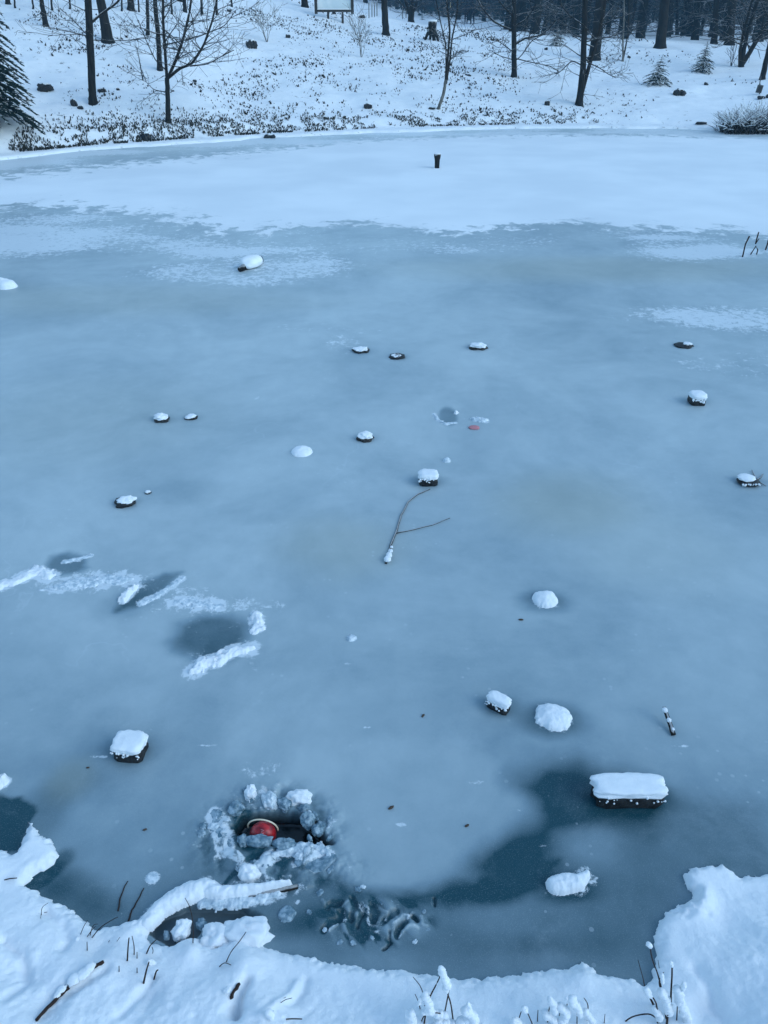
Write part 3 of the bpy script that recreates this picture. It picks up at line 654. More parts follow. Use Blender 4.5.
for q_, w_, fa_, st_ in MOUNDS:      # loose grains strewn round every mound
    x0, x1 = min(a_ for a_, _ in q_)-4*w_, max(a_ for a_, _ in q_)+4*w_; y0, y1 = min(b_ for _, b_ in q_)-4*w_, max(b_ for _, b_ in q_)+4*w_
    if y0 > 12: continue
    mk = (X > x0) & (X < x1) & (Y > y0) & (Y < y1)
    if not mk.any(): continue
    if len(q_) > 1: d_, _ = dline(q_, X[mk], Y[mk])
    else: d_ = np.hypot(X[mk]-q_[0][0], Y[mk]-q_[0][1])
    frost[mk] = np.maximum(frost[mk], st_*(1-ss(.8*w_, fa_*w_, d_)))
frost = frost*(1-np.clip(water*2, 0, 1))
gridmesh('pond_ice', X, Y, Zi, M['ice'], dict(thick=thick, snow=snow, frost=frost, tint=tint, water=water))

# ------------------------------------------------------------ plants and sticks on the near bank
def stemclump(label, stems, snows=(), name='dry_plant', cat='plant'):
    b0 = hit(*stems[0][0][0]); t = thing(name, label, cat, b0)
    for pts, w0, w1 in stems:
        b = hit(*pts[0]) if pts[0][1] < 1023 else hit(pts[0][0], 1023)
        Y0 = b.y; n = len(pts); q = []
        for i, p in enumerate(pts):
            q.append(P(p[0], p[1], Y0+random.uniform(-.01, .01)*min(i, 1)))
        q[0] = q[0]-Vector((0, 0, .02))
        qq = []                          # smooth the polyline
        for i in range(n-1):
            for k in range(4):
                f = k/4; a0 = q[max(i-1, 0)]; a1 = q[i]; a2 = q[i+1]; a3 = q[min(i+2, n-1)]
                qq.append(.5*((2*a1)+(a2-a0)*f+(2*a0-5*a1+4*a2-a3)*f*f+(3*a1-a0-3*a2+a3)*f**3))
        qq.append(q[-1]); m = mpp(b)
        a = MB(); a.tube(qq, [m*.68*(w0+(w1-w0)*i/(len(qq)-1)) for i in range(len(qq))], 6); a.build('stem', M['stem'], t)
    for pl, r in snows:
        pb = hit(*stems[0][0][0]); a = MB(); Y0 = pb.y-.005; m = mpp(pb); n = len(pl)
        qs = [P(x, y, Y0) for x, y in pl]
        if n == 1: a.blob(qs[0], (r*m, r*m, r*m*1.1), 0, 1, .35, 2.2, pl[0][0], 3)
        else:
            for i in range(n-1):
                k_ = max(2, int((qs[i+1]-qs[i]).length/(r*m*.30)))
                for k in range(k_+1):
                    v = qs[i].lerp(qs[i+1], k/k_); rr = r*m*random.uniform(.62, 1.0)
                    a.blob(v+Vector((random.gauss(0, .18), random.gauss(0, .18), random.gauss(0, .18)))*rr, (rr, rr, rr*1.1), 0, 1, .35, 1.6, k*.3+i*7+pl[0][0], 2)
        a.build('snow_clump', M['snow'], t)
    return t
stemclump('tall dry stems bowed under snow at the bottom edge, left of centre', [
    ([(424,1023),(428,1002),(436,985),(440,976),(440,968)], 1.3, .5), ([(442,1023),(446,1006),(449,990)], 1.2, .9), ([(454,1022),(451,1005),(447,992)], 1.2, .9),
    ([(426,1012),(422,990),(413,977)], 1.0, .4), ([(421,1008),(418,1001),(415,994)], .9, .4), ([(420,1023),(424,1016),(432,1013),(442,1014),(447,1020),(449,1030)], .9, .6),
    ([(466,1023),(467,1013),(469,1007)], 1.6, .8), ([(484,1022),(478,1018),(474,1018)], .7, .5), ([(412,1018),(411,1012),(414,1010)], .8, .5)],
    [([(441,968),(444,976),(447,983),(446,989)], 3.6), ([(446,990),(447,992)], 2.0), ([(424,1012),(430,1012),(440,1014),(446,1016)], 4.2), ([(425,994),(429,1004),(430,1012)], 3.8), ([(410,1014),(412,1022)], 5),
     ([(466,1012),(474,1018),(460,1022)], 5.5), ([(468,1004),(469,1007)], 2.2), ([(420,998),(419,1004)], 2.0), ([(438,1022),(452,1024)], 5)])
stemclump('low tangle of stems hung with snow lumps at the bottom edge, right of centre', [
    ([(548,1022),(549,1010),(550,1004)], 1.0, .5), ([(588,1020),(588,1006),(584,998)], 1.1, .5), ([(534,1023),(526,1010),(522,1010),(518,1022)], .9, .7), ([(538,1021),(538,1010)], .8, .5),
    ([(605,1023),(605,1014)], .7, .4), ([(566,1022),(567,1006),(567,1000)], .9, .6), ([(578,1023),(577,1010)], .9, .5), ([(558,1022),(560,1012)], .9, .5), ([(502,1018),(508,1022)], .8, .5)],
    [([(523,1008),(526,1010)], 3.6), ([(550,1000),(553,1004),(555,1012)], 4.2), ([(560,1006),(566,1012),(562,1020)], 4.6), ([(572,1000),(576,1006),(580,1014)], 4.6), ([(514,1020),(520,1023)], 3.6),
     ([(585,1012),(592,1020)], 3.6), ([(545,1014),(556,1022)], 4.2), ([(566,998),(567,1002)], 2)])
stemclump('tallest dry stems with frosted blades at the right bank corner', [
    ([(659,1022),(656,1003),(646,990),(643,978),(638,960)], 1.3, .4), ([(668,1018),(662,992),(658,975),(652,958),(650,945)], 1.4, .7), ([(672,1016),(671,994),(672,975),(672,962)], 1.5, 1.0),
    ([(664,992),(659,982),(664,972)], 1.0, .4), ([(622,1022),(632,1017),(648,1014),(656,1018),(660,1023)], 1.0, 1.0), ([(668,1023),(668,1008),(666,996)], 1.7, 1.3), ([(656,1004),(650,998),(645,994)], 2.0, 1.0),
    ([(678,1020),(678,1000),(682,990)], 1, .5), ([(661,968),(658,960)], .6, .3)],
    [([(662,992),(666,1002),(670,1014)], 4.2), ([(678,990),(681,1004),(688,1020)], 4.6), ([(649,944),(650,946)], 2.2), ([(646,990),(650,996)], 3.2), ([(662,975),(663,984)], 1.8), ([(684,984),(681,994)], 2.2), ([(655,1008),(660,1018)], 3.6), ([(671,962),(672,966)], 1.5)])
stemclump('spray of thin dark grass blades at the left bank edge', [
    ([(88,938),(100,928),(112,920),(118,917)], .9, .4), ([(84,936),(92,930),(96,926)], .7, .4), ([(88,935),(93,926),(98,924)], .7, .3), ([(90,942),(104,946),(114,944),(120,937)], .7, .3),
    ([(78,934),(84,926),(88,920)], .7, .3), ([(104,943),(110,940)], .6, .3), ([(86,950),(87,942)], .9, .5)], [([(78,940),(84,944)], 3.0), ([(100,946),(108,950)], 2.6)], 'grass_tuft')
stemclump('upright reddish stubble stems behind the left bank stick', [
    ([(126,960),(128,948),(129,938)], 1.3, .9), ([(133,954),(134,946),(132,936)], .9, .5), ([(144,954),(150,946),(156,940)], 1.2, .6), ([(142,982),(146,972),(149,962)], 1.6, .9), ([(152,980),(156,972),(158,970)], 1.4, .9),
    ([(136,958),(137,952)], .8, .5), ([(118,972),(119,966)], .9, .6), ([(148,955),(153,952),(152,947)], .7, .4), ([(136,972),(137,968)], .9, .6)], [([(140,968),(144,974)], 3.4), ([(150,962),(158,966)], 3.0)], 'grass_tuft')
stemclump('few thin bent stalks above the snowy left corner', [([(40,914),(42,908),(48,903)], .6, .3), ([(40,910),(47,912)], .5, .3), ([(39,918),(41,914)], .6, .3)], [], 'grass_tuft')
stemclump('thin single stem standing in the snow right of the dark pocket', [([(224,962),(231,952),(239,942),(246,932)], .8, .5), ([(216,966),(224,963),(231,965)], .8, .5)], [], 'stem_sprig')
stemclump('thin single stem rising in front of the dark pocket and log', [([(192,943),(193,925),(190,908),(185,898)], .8, .4)], [], 'stem_sprig')
stemclump('flat dark twigs poking from the snow at the bottom left of centre', [([(276,1018),(288,1019),(302,1019)], 1.0, .8), ([(278,1001),(285,1000),(292,998)], .6, .4), ([(275,1004),(280,1012),(284,1018)], .7, .4), ([(278,998),(286,997)], .5, .3)], [([(268,1012),(272,1016)], 4)], 'stem_sprig')
stemclump('short dark twig lying at the left picture edge on the snow', [([(-4,879),(8,879),(17,878)], .9, .7)], [], 'stem_sprig')
def laystick(label, pls, rad, snows):
    b = hit(*pls[0]); t = thing('fallen_stick', label, 'stick', b); a = MB()
    q = [hit(*p)+Vector((0, 0, .008)) for p in pls]; m = mpp(b)
    qq = []
    for i in range(len(q)-1):
        for k in range(4): qq.append(q[i].lerp(q[i+1], k/4)+Vector((random.uniform(-1, 1), random.uniform(-1, 1), random.uniform(-.5, .5)))*m*.8)
    qq.append(q[-1]); a.tube(qq, [rad*m*random.uniform(.8, 1.15) for _ in qq], 8); a.build('wood', M['stem'], t)
    for (x, y, r) in snows:
        a = MB(); v = hit(x, y)+Vector((0, 0, .012)); a.blob(v, (r*m*1.4, r*m, r*m*.6), .9, 1, .3, 2, x, 3, .4); a.build('snow_clump', M['snow'], t)
laystick('thick dark stick half buried in snow at lower left', [(38,1021),(52,1005),(66,992),(72,986),(84,976),(95,968),(104,963)], 2.0, [(62,992,4),(76,981,6),(84,976,6),(90,970,5),(58,997,3)])
laystick('short black twig poking out of a snow hollow at bottom left of centre', [(231,1000),(235,992),(240,985)], 1.7, [(228,992,3)])

# ------------------------------------------------------------ trees
def grow(mb, p, d, r, length, lev, rnd, up=.15, sides=5, minr=.0035, spread=.75, seg=5):
    """one limb and its side twigs"""
    pts = [p.copy()]; rad = [r]; q = p.copy(); d = d.normalized()
    for i in range(seg):
        d = (d+Vector((rnd.gauss(0, .13), rnd.gauss(0, .13), rnd.gauss(0, .09)+up*.35))).normalized()
        q = q+d*(length/seg); pts.append(q.copy()); rad.append(max(r*(1-.8*(i+1)/seg), minr))
        if lev > 0 and i >= 1:
            for s_ in range(rnd.choice([1, 2])):
                a = Vector((rnd.gauss(0, 1), rnd.gauss(0, 1), rnd.gauss(0, .5))); a = (a-d*a.dot(d)).normalized()
                grow(mb, q, (d*(1-spread*.5)+a*spread), max(rad[-1]*.65, minr), length*rnd.uniform(.35, .6), lev-1, rnd, up, max(3, sides-1), minr, spread, max(3, seg-1))
    mb.tube(pts, rad, sides, cap=False)
def limb(mb, tw, px_pts, Y, w0, w1, m, rnd, twigs, depth=.25, tlen=.7, ext=0, lev=1):
    twigs = int(twigs*1.5)
    n = len(px_pts); q = []; dy = 0
    for i, p in enumerate(px_pts):
        q.append(P(p[0], p[1], Y+dy)); dy += rnd.uniform(-depth, depth)
    qq = []
    for i in range(n-1):
        for k in range(4): qq.append(q[i].lerp(q[i+1], k/4))
    qq.append(q[-1])
    for i in range(1, len(qq)-1): qq[i] = (qq[i-1]+qq[i]*2+qq[i+1])/4
    r = [m*(w0+(w1-w0)*i/(len(qq)-1))/2 for i in range(len(qq))]
    mb.tube(qq, r, 8, cap=False)
    for k in range(twigs):
        i = rnd.randrange(len(qq)//4, len(qq)-1); d = (qq[i+1]-qq[i]).normalized()
        a = Vector((rnd.gauss(0, 1), rnd.gauss(0, .6), rnd.gauss(0, .4))).normalized()
        grow(tw, qq[i], d*.5+a, max(m*.28, min(r[i]*.45, m*.8)), tlen*rnd.uniform(.5, 1.2), lev, rnd, .12, 4, m*.16, .8, 4)
    if ext > 0:
        d = (qq[-1]-qq[-3]).normalized(); grow(tw, qq[-1], d+Vector((0, 0, .6)), r[-1], ext, 2, rnd, .25, 6, m*.2, .7, 6)
    return qq
def ptree(label, base, trunk, limbs, seed, name='bare_tree', twigs=0, tlen=.8, mat='bark', group=None, height=7, depth=.12, cat='tree', lev=1, flare=1.25, Yset=None):
    """base px; trunk polyline [(px,py,w)...] from base up; limbs [(pts, w0, w1, twigs)]"""
    rnd = random.Random(seed); b = hit(*base) if Yset is None else P(base[0], base[1], Yset); m = mpp(b)
    t = thing(name, label, cat, b, group); tr = MB(); br = MB()
    q = []
    for i, (x, y, w_) in enumerate(trunk): q.append((P(x, y, b.y), w_*m/2))
    pts = [q[0][0]-Vector((0, 0, .25))]; rad = [q[0][1]*flare]
    for i in range(len(q)-1):
        for k in range(5):
            f = k/5; v = q[i][0].lerp(q[i+1][0], f)+Vector((rnd.gauss(0, .15), rnd.gauss(0, .1), 0))*m; pts.append(v); rad.append(q[i][1]*(1-f)+q[i+1][1]*f)
            if i == 0 and k == 0: rad[-1] *= flare
    pts.append(q[-1][0]); rad.append(q[-1][1])
    # carry the trunk on above the picture
    d = (pts[-1]-pts[-3]).normalized()+Vector((0, 0, .35)); d.normalize(); p = pts[-1]; r0 = rad[-1]
    if height > 0:
        for k in range(9):
            p = p+d*(height/9)+Vector((rnd.gauss(0, .04), rnd.gauss(0, .04), 0)); pts.append(p.copy()); rad.append(r0*(1-.85*(k+1)/9))
            if k >= 2:
                for _ in range(2):
                    an = rnd.uniform(0, 6.28); grow(br, p, Vector((math.cos(an), math.sin(an), .6)), r0*.35*(1-k/12), height*.22, 1, rnd, .2, 4, m*.25, .7, 4)
    tr.tube(pts, rad, 10, cap=False); tr.build('trunk', M[mat], t)
    for L_ in limbs:
        limb(br, br, L_[0], b.y, L_[1], L_[2], m, rnd, L_[3], .25, L_[4] if len(L_) > 4 else tlen, L_[5] if len(L_) > 5 else 0, lev)
    for k in range(twigs):
        i = rnd.randrange(3, len(pts)-1)
        if pts[i].z > b.z+3.2 or pts[i].z < b.z+.5: continue
        an = rnd.choice([0, math.pi])+rnd.gauss(0, .7)
        grow(br, pts[i], Vector((math.cos(an), math.sin(an), rnd.uniform(0, .5))), m*rnd.uniform(.3, .6), tlen*rnd.uniform(.6, 1.4), lev, rnd, .05, 4, m*.16, .8, 5)
    if br.v: br.build('crown', M['twig'], t)
    return t
G1 = 'bare trees on the snowy slope'
ptree('straight dark bare tree with short side twigs, nearest tree on the left slope', (93,104), [(93,104,7.5),(91,60,7),(88,0,6.5)], [([(92,22),(100,15),(118,2),(124,-8)],2.6,1.6,3),([(90,38),(78,25),(60,8)],1,.5,3),([(93,40),(120,41),(150,38)],.9,.5,3),([(93,36),(70,34),(48,36)],.6,.4,2)], 1, twigs=8, tlen=1.0, group=G1)
ptree('young spreading tree with wide arching branches at the foot of the left slope', (168,122), [(168,122,5.5),(168,100,4.6),(167,78,4.4)], [
    ([(167,80),(165,50),(163,20),(163,-5)],3.0,2.2,10,.8,3), ([(167,80),(176,60),(183,40),(189,15),(192,-5)],3.2,1.8,12,.9,3), ([(168,78),(180,68),(192,64),(204,45),(212,22),(217,0)],3.0,1.5,14,.9,3),
    ([(190,66),(208,64),(222,56),(234,50)],1.4,.7,8,.7), ([(168,72),(155,60),(146,40),(138,20)],1.2,.6,7,.8), ([(165,45),(185,40),(205,34),(225,26),(236,10)],1.2,.6,7,.8), ([(166,92),(154,90),(146,82),(142,70)],1,.5,5,.6), ([(176,60),(190,52),(205,50)],1,.6,5,.6)], 2, twigs=4, height=0, group=G1)
ptree('slim dark straight tree just behind the young spreading tree', (160,70), [(160,70,5.2),(158,35,4.4),(155,0,4)], [([(159,40),(150,36),(130,40)],.7,.5,3)], 3, twigs=6, tlen=.9, group=G1)
ptree('thick leaning trunk on the upper left slope', (108,42), [(108,42,11.5),(104,18,9),(100,-2,8.5)], [], 4, twigs=6, tlen=1.2, group=G1)
ptree('dark leaning trunk high on the left slope, base clear of other trees', (46,26), [(46,26,5.5),(43,10,4.5),(41,-2,4)], [], 5, twigs=5, group=G1)
for k, (x, y, w_, lab) in enumerate([(8,4,5,'dark trunk base at the very top left beside the spruce'),(15,8,1.8,'thin sapling trunk near the top left corner'),(33,9,1.8,'thin sapling trunk right of the top left corner'),(52,10,2,'thin sapling trunk left of the nearest left tree'),(70,9,2,'thin sapling trunk, last before the nearest left tree'),
        (122,11,1.8,'thin sapling trunk right of the thick leaning trunk'),(131,10,7,'thick dark trunk base at the top edge above the blue pine sapling'),(148,35,3.4,'slim trunk left of the dark straight tree'),(139,12,1.6,'thin sapling trunk between the thick base and the slim trunk'),(172,14,2,'thin trunk behind the spreading tree, left of its leader'),(185,12,4,'dark twin trunk behind the spreading tree'),
        (202,14,2.6,'thin trunk behind the arching branches of the spreading tree'),(217,15,2.4,'thin trunk at the tips of the arching branches'),(232,7,2,'thin trunk right of the spreading tree at the top edge'),(180,1,5,'dark stump-like trunk base at the top edge behind the spreading tree'),(305,7,7,'dark thick trunk just left of the notice board'),(430,12,4,'slim trunk left of the far conifer saplings')]):
    ptree(lab, (x, y), [(x, y, w_),(x-1, -6, w_*.85)], [], 20+k, twigs=3, tlen=.8, group=G1, height=6)
ptree('straight dark bare tree right of the notice board', (402/1.0-16,35), [(386,35,7),(385,15,6.4),(384,-3,6)], [], 6, twigs=0, group=G1)
ptree('tree forking into a fan of stems on the middle skyline', (411,22), [(411,22,6),(411,12,6.5)], [([(411,14),(407,6),(404,-4)],3,2.4,3,.8,3), ([(411,14),(412,4),(412,-6)],3.4,3,2,.8,3), ([(412,14),(416,5),(418,-5)],3,2.4,3,.8,3),([(411,13),(402,5),(395,-5)],1.4,1,4,.8,2)], 7, height=0, group=G1)
ptree('slender multi-stemmed young birch at the foot of the middle slope', (438,109), [(438,109,3.4),(443,96,3),(446,80,3)], [
    ([(446,82),(448,55),(450,30),(447,5),(446,-6)],2.4,1.4,8,.5,2), ([(446,84),(450,60),(452,38),(457,15),(458,-5)],2.0,1.1,8,.5,2), ([(444,94),(446,70),(446,45),(440,20),(436,0)],1.6,.8,6,.5,1.5), ([(450,40),(462,36),(474,30),(485,28)],.9,.5,4,.4), ([(449,60),(458,52),(466,50)],.6,.4,2,.3)], 8, mat='birch', height=0, group=G1)
ptree('dark tree with long snowy arching lower branches, middle right of the slope', (514,77), [(514,77,5.6),(514,50,5),(514,20,4.6),(514,-4,4.2)], [
    ([(512,30),(502,26),(492,20),(482,8),(476,-4)],1.8,1.2,6,.9), ([(513,16),(505,8),(498,0)],1.4,1,4,.7), ([(514,62),(522,55),(532,40),(545,34)],1.2,.7,5,.8), ([(514,45),(525,38),(538,36),(548,30),(556,20)],2.2,1.0,6,.9), ([(513,52),(500,42),(490,38)],1,.5,5,.7), ([(514,58),(530,62),(550,66),(560,72)],1.1,.6,6,.7), ([(514,60),(500,56),(490,50)],.9,.5,5,.6), ([(515,26),(528,18),(536,4)],1.4,.8,6,.9)], 9, twigs=8, group=G1)
ptree('dark double-stemmed tree at the foot of the right slope, snow streak on its trunk', (579,105), [(579,105,7),(583,70,6),(584,40,5.6),(585,0,5)], [
    ([(580,100),(588,70),(597,40),(604,10),(606,-5)],4.2,2.4,6,1.0,3), ([(583,66),(572,60),(560,72),(556,74)],1.2,.6,6,.8), ([(587,62),(600,68),(608,74),(616,78)],1.2,.5,6,.7), ([(585,42),(600,38),(614,36),(624,30)],1.3,.7,8,.9), ([(583,25),(570,16),(560,4)],1.3,.8,6,.9), ([(586,78),(582,92),(588,100)],.6,.3,2,.4)], 10, twigs=10, group=G1)
ptree('broad rough dark trunk standing just behind the double-stemmed tree', (594,60), [(594,60,12),(597,35,10.5),(601,0,10)], [], 11, twigs=4, group=G1)
ptree('pair of pale thin stems on the right slope', (623,61), [(623,61,1.8),(623,40,1.6),(624,10,1.3)], [([(623,60),(627,40),(629,15),(629,-3)],1.6,1.1,3,.5)], 12, mat='birch', twigs=3, tlen=.5, group=G1, name='thin_sapling')
for k, (x, y, w_, dx, lab) in enumerate([(622,34,8,2.5,'dark trunk behind the pale thin stems on the right skyline'),(660,48,11,5.5,'broad dark trunk with a flared snowy foot on the right skyline'),(670,34,5.5,2,'narrow trunk tight behind the broad flared trunk'),(685,35,8.5,4,'tall straight trunk between the flared trunk and the right spruce saplings'),
        (714,44,6.5,2.5,'straight dark trunk left of the twin at far right'),(729,45,9.5,4,'stout dark trunk, right one of the close pair at far right'),(677,35,3.5,0,'slim far trunk between two thick ones on the right'),(694,33,4,3,'slim leaning far trunk right of the tall straight one')]):
    ptree(lab, (x, y), [(x, y, w_),(x+dx*.5, y*.5, w_*.85),(x+dx, -4, w_*.82)], [], 60+k, twigs=5, tlen=1.3, group=G1, height=8)
ptree('clump of dark stems leaning right on the far right slope', (741,67), [(741,67,5),(744,50,4),(747,34,3.4)], [([(741,66),(750,52),(757,40),(764,28),(775,10)],5,3,6,1.0,2), ([(740,66),(740,50),(744,30),(750,8)],3.6,2,8,1.0,2), ([(747,34),(752,15),(758,-5)],2.4,1.4,8,1.0,2), ([(744,46),(730,40),(718,32)],1.2,.6,6,.9), ([(756,42),(768,36),(780,34)],1.6,1,4,.8)], 13, height=3, twigs=6, tlen=1.1, group=G1)
ptree('leaning dark trunk cut by the right picture edge above a small sign', (762,80), [(762,80,5.5),(766,62,5),(771,40,4.6)], [], 14, twigs=0, group=G1)

# background forest beyond the crest: prototypes copied
def bgproto(seed, h):
    rnd = random.Random(seed); root = bpy.data.objects.new('forest_tree', None); C.objects.link(root)
    tr = MB(); br = MB(); p = Vector((0, 0, -.4)); pts = []; rad = []
    lean = Vector((rnd.gauss(0, .02), rnd.gauss(0, .02), 1))
    for k in range(10):
        pts.append(p.copy()); rad.append(.17*(1-.75*k/10)*(1.3 if k == 0 else 1)); p = p+lean*(h/10)+Vector((rnd.gauss(0, .05), rnd.gauss(0, .05), 0))
        if k >= 1:
            for _ in range(5 if k < 4 else 4):
                an = rnd.uniform(0, 6.28); v = pts[-1]+lean*rnd.uniform(-.5, .5)*h/10
                grow(br, v, Vector((math.cos(an), math.sin(an), rnd.uniform(-.1, .5))), .030, rnd.uniform(1.2, 2.8), 1, rnd, .05, 3, .010, .8, 4)
    tr.tube(pts, rad, 7, cap=False)
    tr.build('trunk', M['barkfar'], root); br.build('crown', M['barkfar'], root)
    return root
def copytree(o, loc, s=1, rz=0):
    r = o.copy(); C.objects.link(r); r.location = loc; r.scale = s if hasattr(s, '__len__') else (s, s, s); r.rotation_euler = (0, 0, rz)
    for ch in o.children:
        c_ = ch.copy(); C.objects.link(c_); c_.parent = r
    return r
protos = [bgproto(300+k, 11) for k in range(5)]
rnd = random.Random(5); used = set(); NB = 0; cells = []
tries = 0
while NB < 190 and tries < 6000:
    tries += 1
    Y_ = rnd.uniform(44, 112); u = rnd.uniform(-.09, .56); x_ = u*Y_
    if -.09 < u < .13 and Y_ < 88: continue       # the open field with the walkers
    if u < .02 and Y_ < 95: continue
    if any((x_-a)**2+(Y_-b)**2 < 1.6 for a, b in cells): continue
    cells.append((x_, Y_)); k = rnd.randrange(5)
    loc = (x_, Y_, gz(x_, Y_)-.1)
    if k not in used and True:
        o = protos[k]; o.location = loc; used.add(k)
    else: o = copytree(protos[k], loc, rnd.uniform(.75, 1.5), rnd.uniform(0, 6.28))
    props(o, 'dark bare tree in the dense forest beyond the top of the snowy slope', 'tree', 'trees of the forest beyond the slope')
    NB += 1
# far wood reading as one mass
wd = MB(); rnd = random.Random(9)
for k in range(1500):
    Y_ = rnd.uniform(112, 150); u = rnd.uniform(-.16, .66); x_ = u*Y_; z_ = gz(x_, Y_) if k % 6 == 0 else 2.5+(Y_-100)*.02
    h_ = rnd.uniform(7, 14); a = rnd.gauss(0, .3)
    wd.tube([(x_, Y_, z_-.8), (x_+a*.5, Y_, z_+h_*.5), (x_+a, Y_, z_+h_)], [rnd.uniform(.10, .28), .12, .04], 4, False)
    for j in range(4):
        zz = z_+rnd.uniform(.3, h_); an = rnd.uniform(0, 6.28); l_ = rnd.uniform(1, 3)
        wd.tube([(x_, Y_, zz), (x_+math.cos(an)*l_, Y_+math.sin(an)*l_, zz+rnd.uniform(-.6, 1.0))], [.06, .02], 3, False)
props(wd.build('far_wood', M['barkfar']), 'far dark wood closing off the view behind the forest trees', 'wood', None, 'stuff')
# evergreen undergrowth of the far wood
ug = MB(); 
for k in range(9000):
    Y_ = rnd.uniform(88, 150); u = rnd.uniform(-.16, .66)
    if u < .12 and Y_ < 100: continue
    x_ = u*Y_; z_ = 2.2+max(0, Y_-90)*.015+rnd.random()**1.6*5
    s_ = rnd.uniform(.25, .9); d1 = Vector((rnd.gauss(0, 1), rnd.gauss(0, 1), rnd.gauss(0, .5))).normalized()*s_; d2 = Vector((rnd.gauss(0, 1), rnd.gauss(0, 1), rnd.gauss(0, .8))).normalized()*s_*.6
    z_ += .4 if u < .15 else 0; c0 = Vector((x_, Y_, z_)); ug.add([c0-d1, c0+d2, c0+d1], [(0, 1, 2)])
props(ug.build('far_undergrowth', M['needleb'], smooth=False), 'blue-green evergreen undergrowth filling the far wood', 'undergrowth', None, 'stuff')

# ------------------------------------------------------------ conifers
def conifer(label, px, py, hpx, wpx, seed, name='spruce_sapling', nm='needle', tiers=9, per=9, droop=.25, snow=.5, cat='conifer', blades=14, lean=0, nl=.24):
    rnd = random.Random(seed); b = hit(px, py); m = mpp(b); H_ = hpx*m; W_ = wpx*m/2
    t = thing(name, label, cat, b); tr = MB(); nd = MB(); sn_ = MB()
    tr.tube([b-Vector((0,0,.05)), b+Vector((lean*H_*.5,0,H_*.6)), b+Vector((lean*H_,0,H_))], [H_*.022, H_*.013, H_*.004], 6); tr.build('trunk', M['bark'], t)
    for i in range(tiers):
        f = i/(tiers-1); z = b.z+H_*(.06+.9*f); L0 = W_*(1-f)**.85+W_*.10
        for k in range(per):
            an = 2*math.pi*(k+rnd.random())/per; L_ = L0*rnd.uniform(.5, 1.2); zj = rnd.uniform(-.5, .5)*H_*.9/tiers; n = max(4, int(blades*(.4+.6*(1-f))))
            o0 = Vector((b.x+lean*H_*f, b.y, max(z+zj, b.z+.01))); dr = Vector((math.cos(an), math.sin(an), 0))
            for j in range(n):
                g = (j+.6)/n; p = o0+dr*L_*g+Vector((0, 0, L_*(.15*g-droop*g*g*1.6)))
                side = Vector((-dr.y, dr.x, 0))*rnd.choice([-1, 1]); s_ = L_*nl*(1.15-g*.6)
                tip = p+(dr*.7+side*rnd.uniform(.3, 1.1)).normalized()*s_+Vector((0, 0, -s_*rnd.uniform(.1, .7))); wv = Vector((0, 0, s_*.28))+side.cross(Vector((0,0,1)))*s_*.2
                nd.add([p-wv*.5, tip, p+wv*.5], [(0, 1, 2)]); q2 = dr*s_*.22
                nd.add([p-q2, tip, p+q2], [(0, 1, 2)])
                if rnd.random() < snow:
                    u_ = Vector((0, 0, s_*.14)); sn_.add([p-q2*1.1+u_, tip*.8+p*.2+u_*.8, p+q2*1.1+u_, p+u_*1.8], [(0, 1, 3), (1, 2, 3), (0, 3, 2)])
    nd.build('crown', M[nm], t, False)
    if sn_.v: sn_.build('snow_cover', M['snow'], t, False, kind='stuff')
    return t
conifer('snowy spruce sapling low on the right slope, left of two', 655, 84, 26, 28, 1, tiers=9, per=12, snow=.6, lean=.12, blades=22)
conifer('snowy spruce sapling, wider and higher on the right slope, right of two', 702, 72, 27, 26, 2, tiers=10, per=12, snow=.45, blades=22)
conifer('small snowy spruce sapling on the crest left of the double-stemmed tree', 556, 46, 18, 20, 3, tiers=7, per=12, snow=.6, blades=20)
conifer('tiny dark conifer in front of the two walkers, nearer to them', 438, 22, 8, 7, 4, tiers=5, per=6, snow=.3)
conifer('tiny dark conifer left of the other tiny one on the far field', 422, 20, 7, 6, 5, tiers=5, per=6, snow=.3)
conifer('thin blue-green pine sapling left of the young spreading tree', 143, 80, 32, 14, 6, 'pine_sapling', 'needleb', tiers=6, per=4, snow=.15, blades=6, lean=-.05)
conifer('low blue-green pine sapling right behind the young spreading tree', 183, 84, 14, 14, 7, 'pine_sapling', 'needleb', tiers=4, per=4, snow=.2, blades=6)
conifer('large dark spruce with drooping snowy boughs cut by the left picture edge', -16, 128, 330, 86, 8, 'spruce_tree', 'needle', tiers=52, per=34, droop=.34, snow=.13, blades=50, nl=.17)

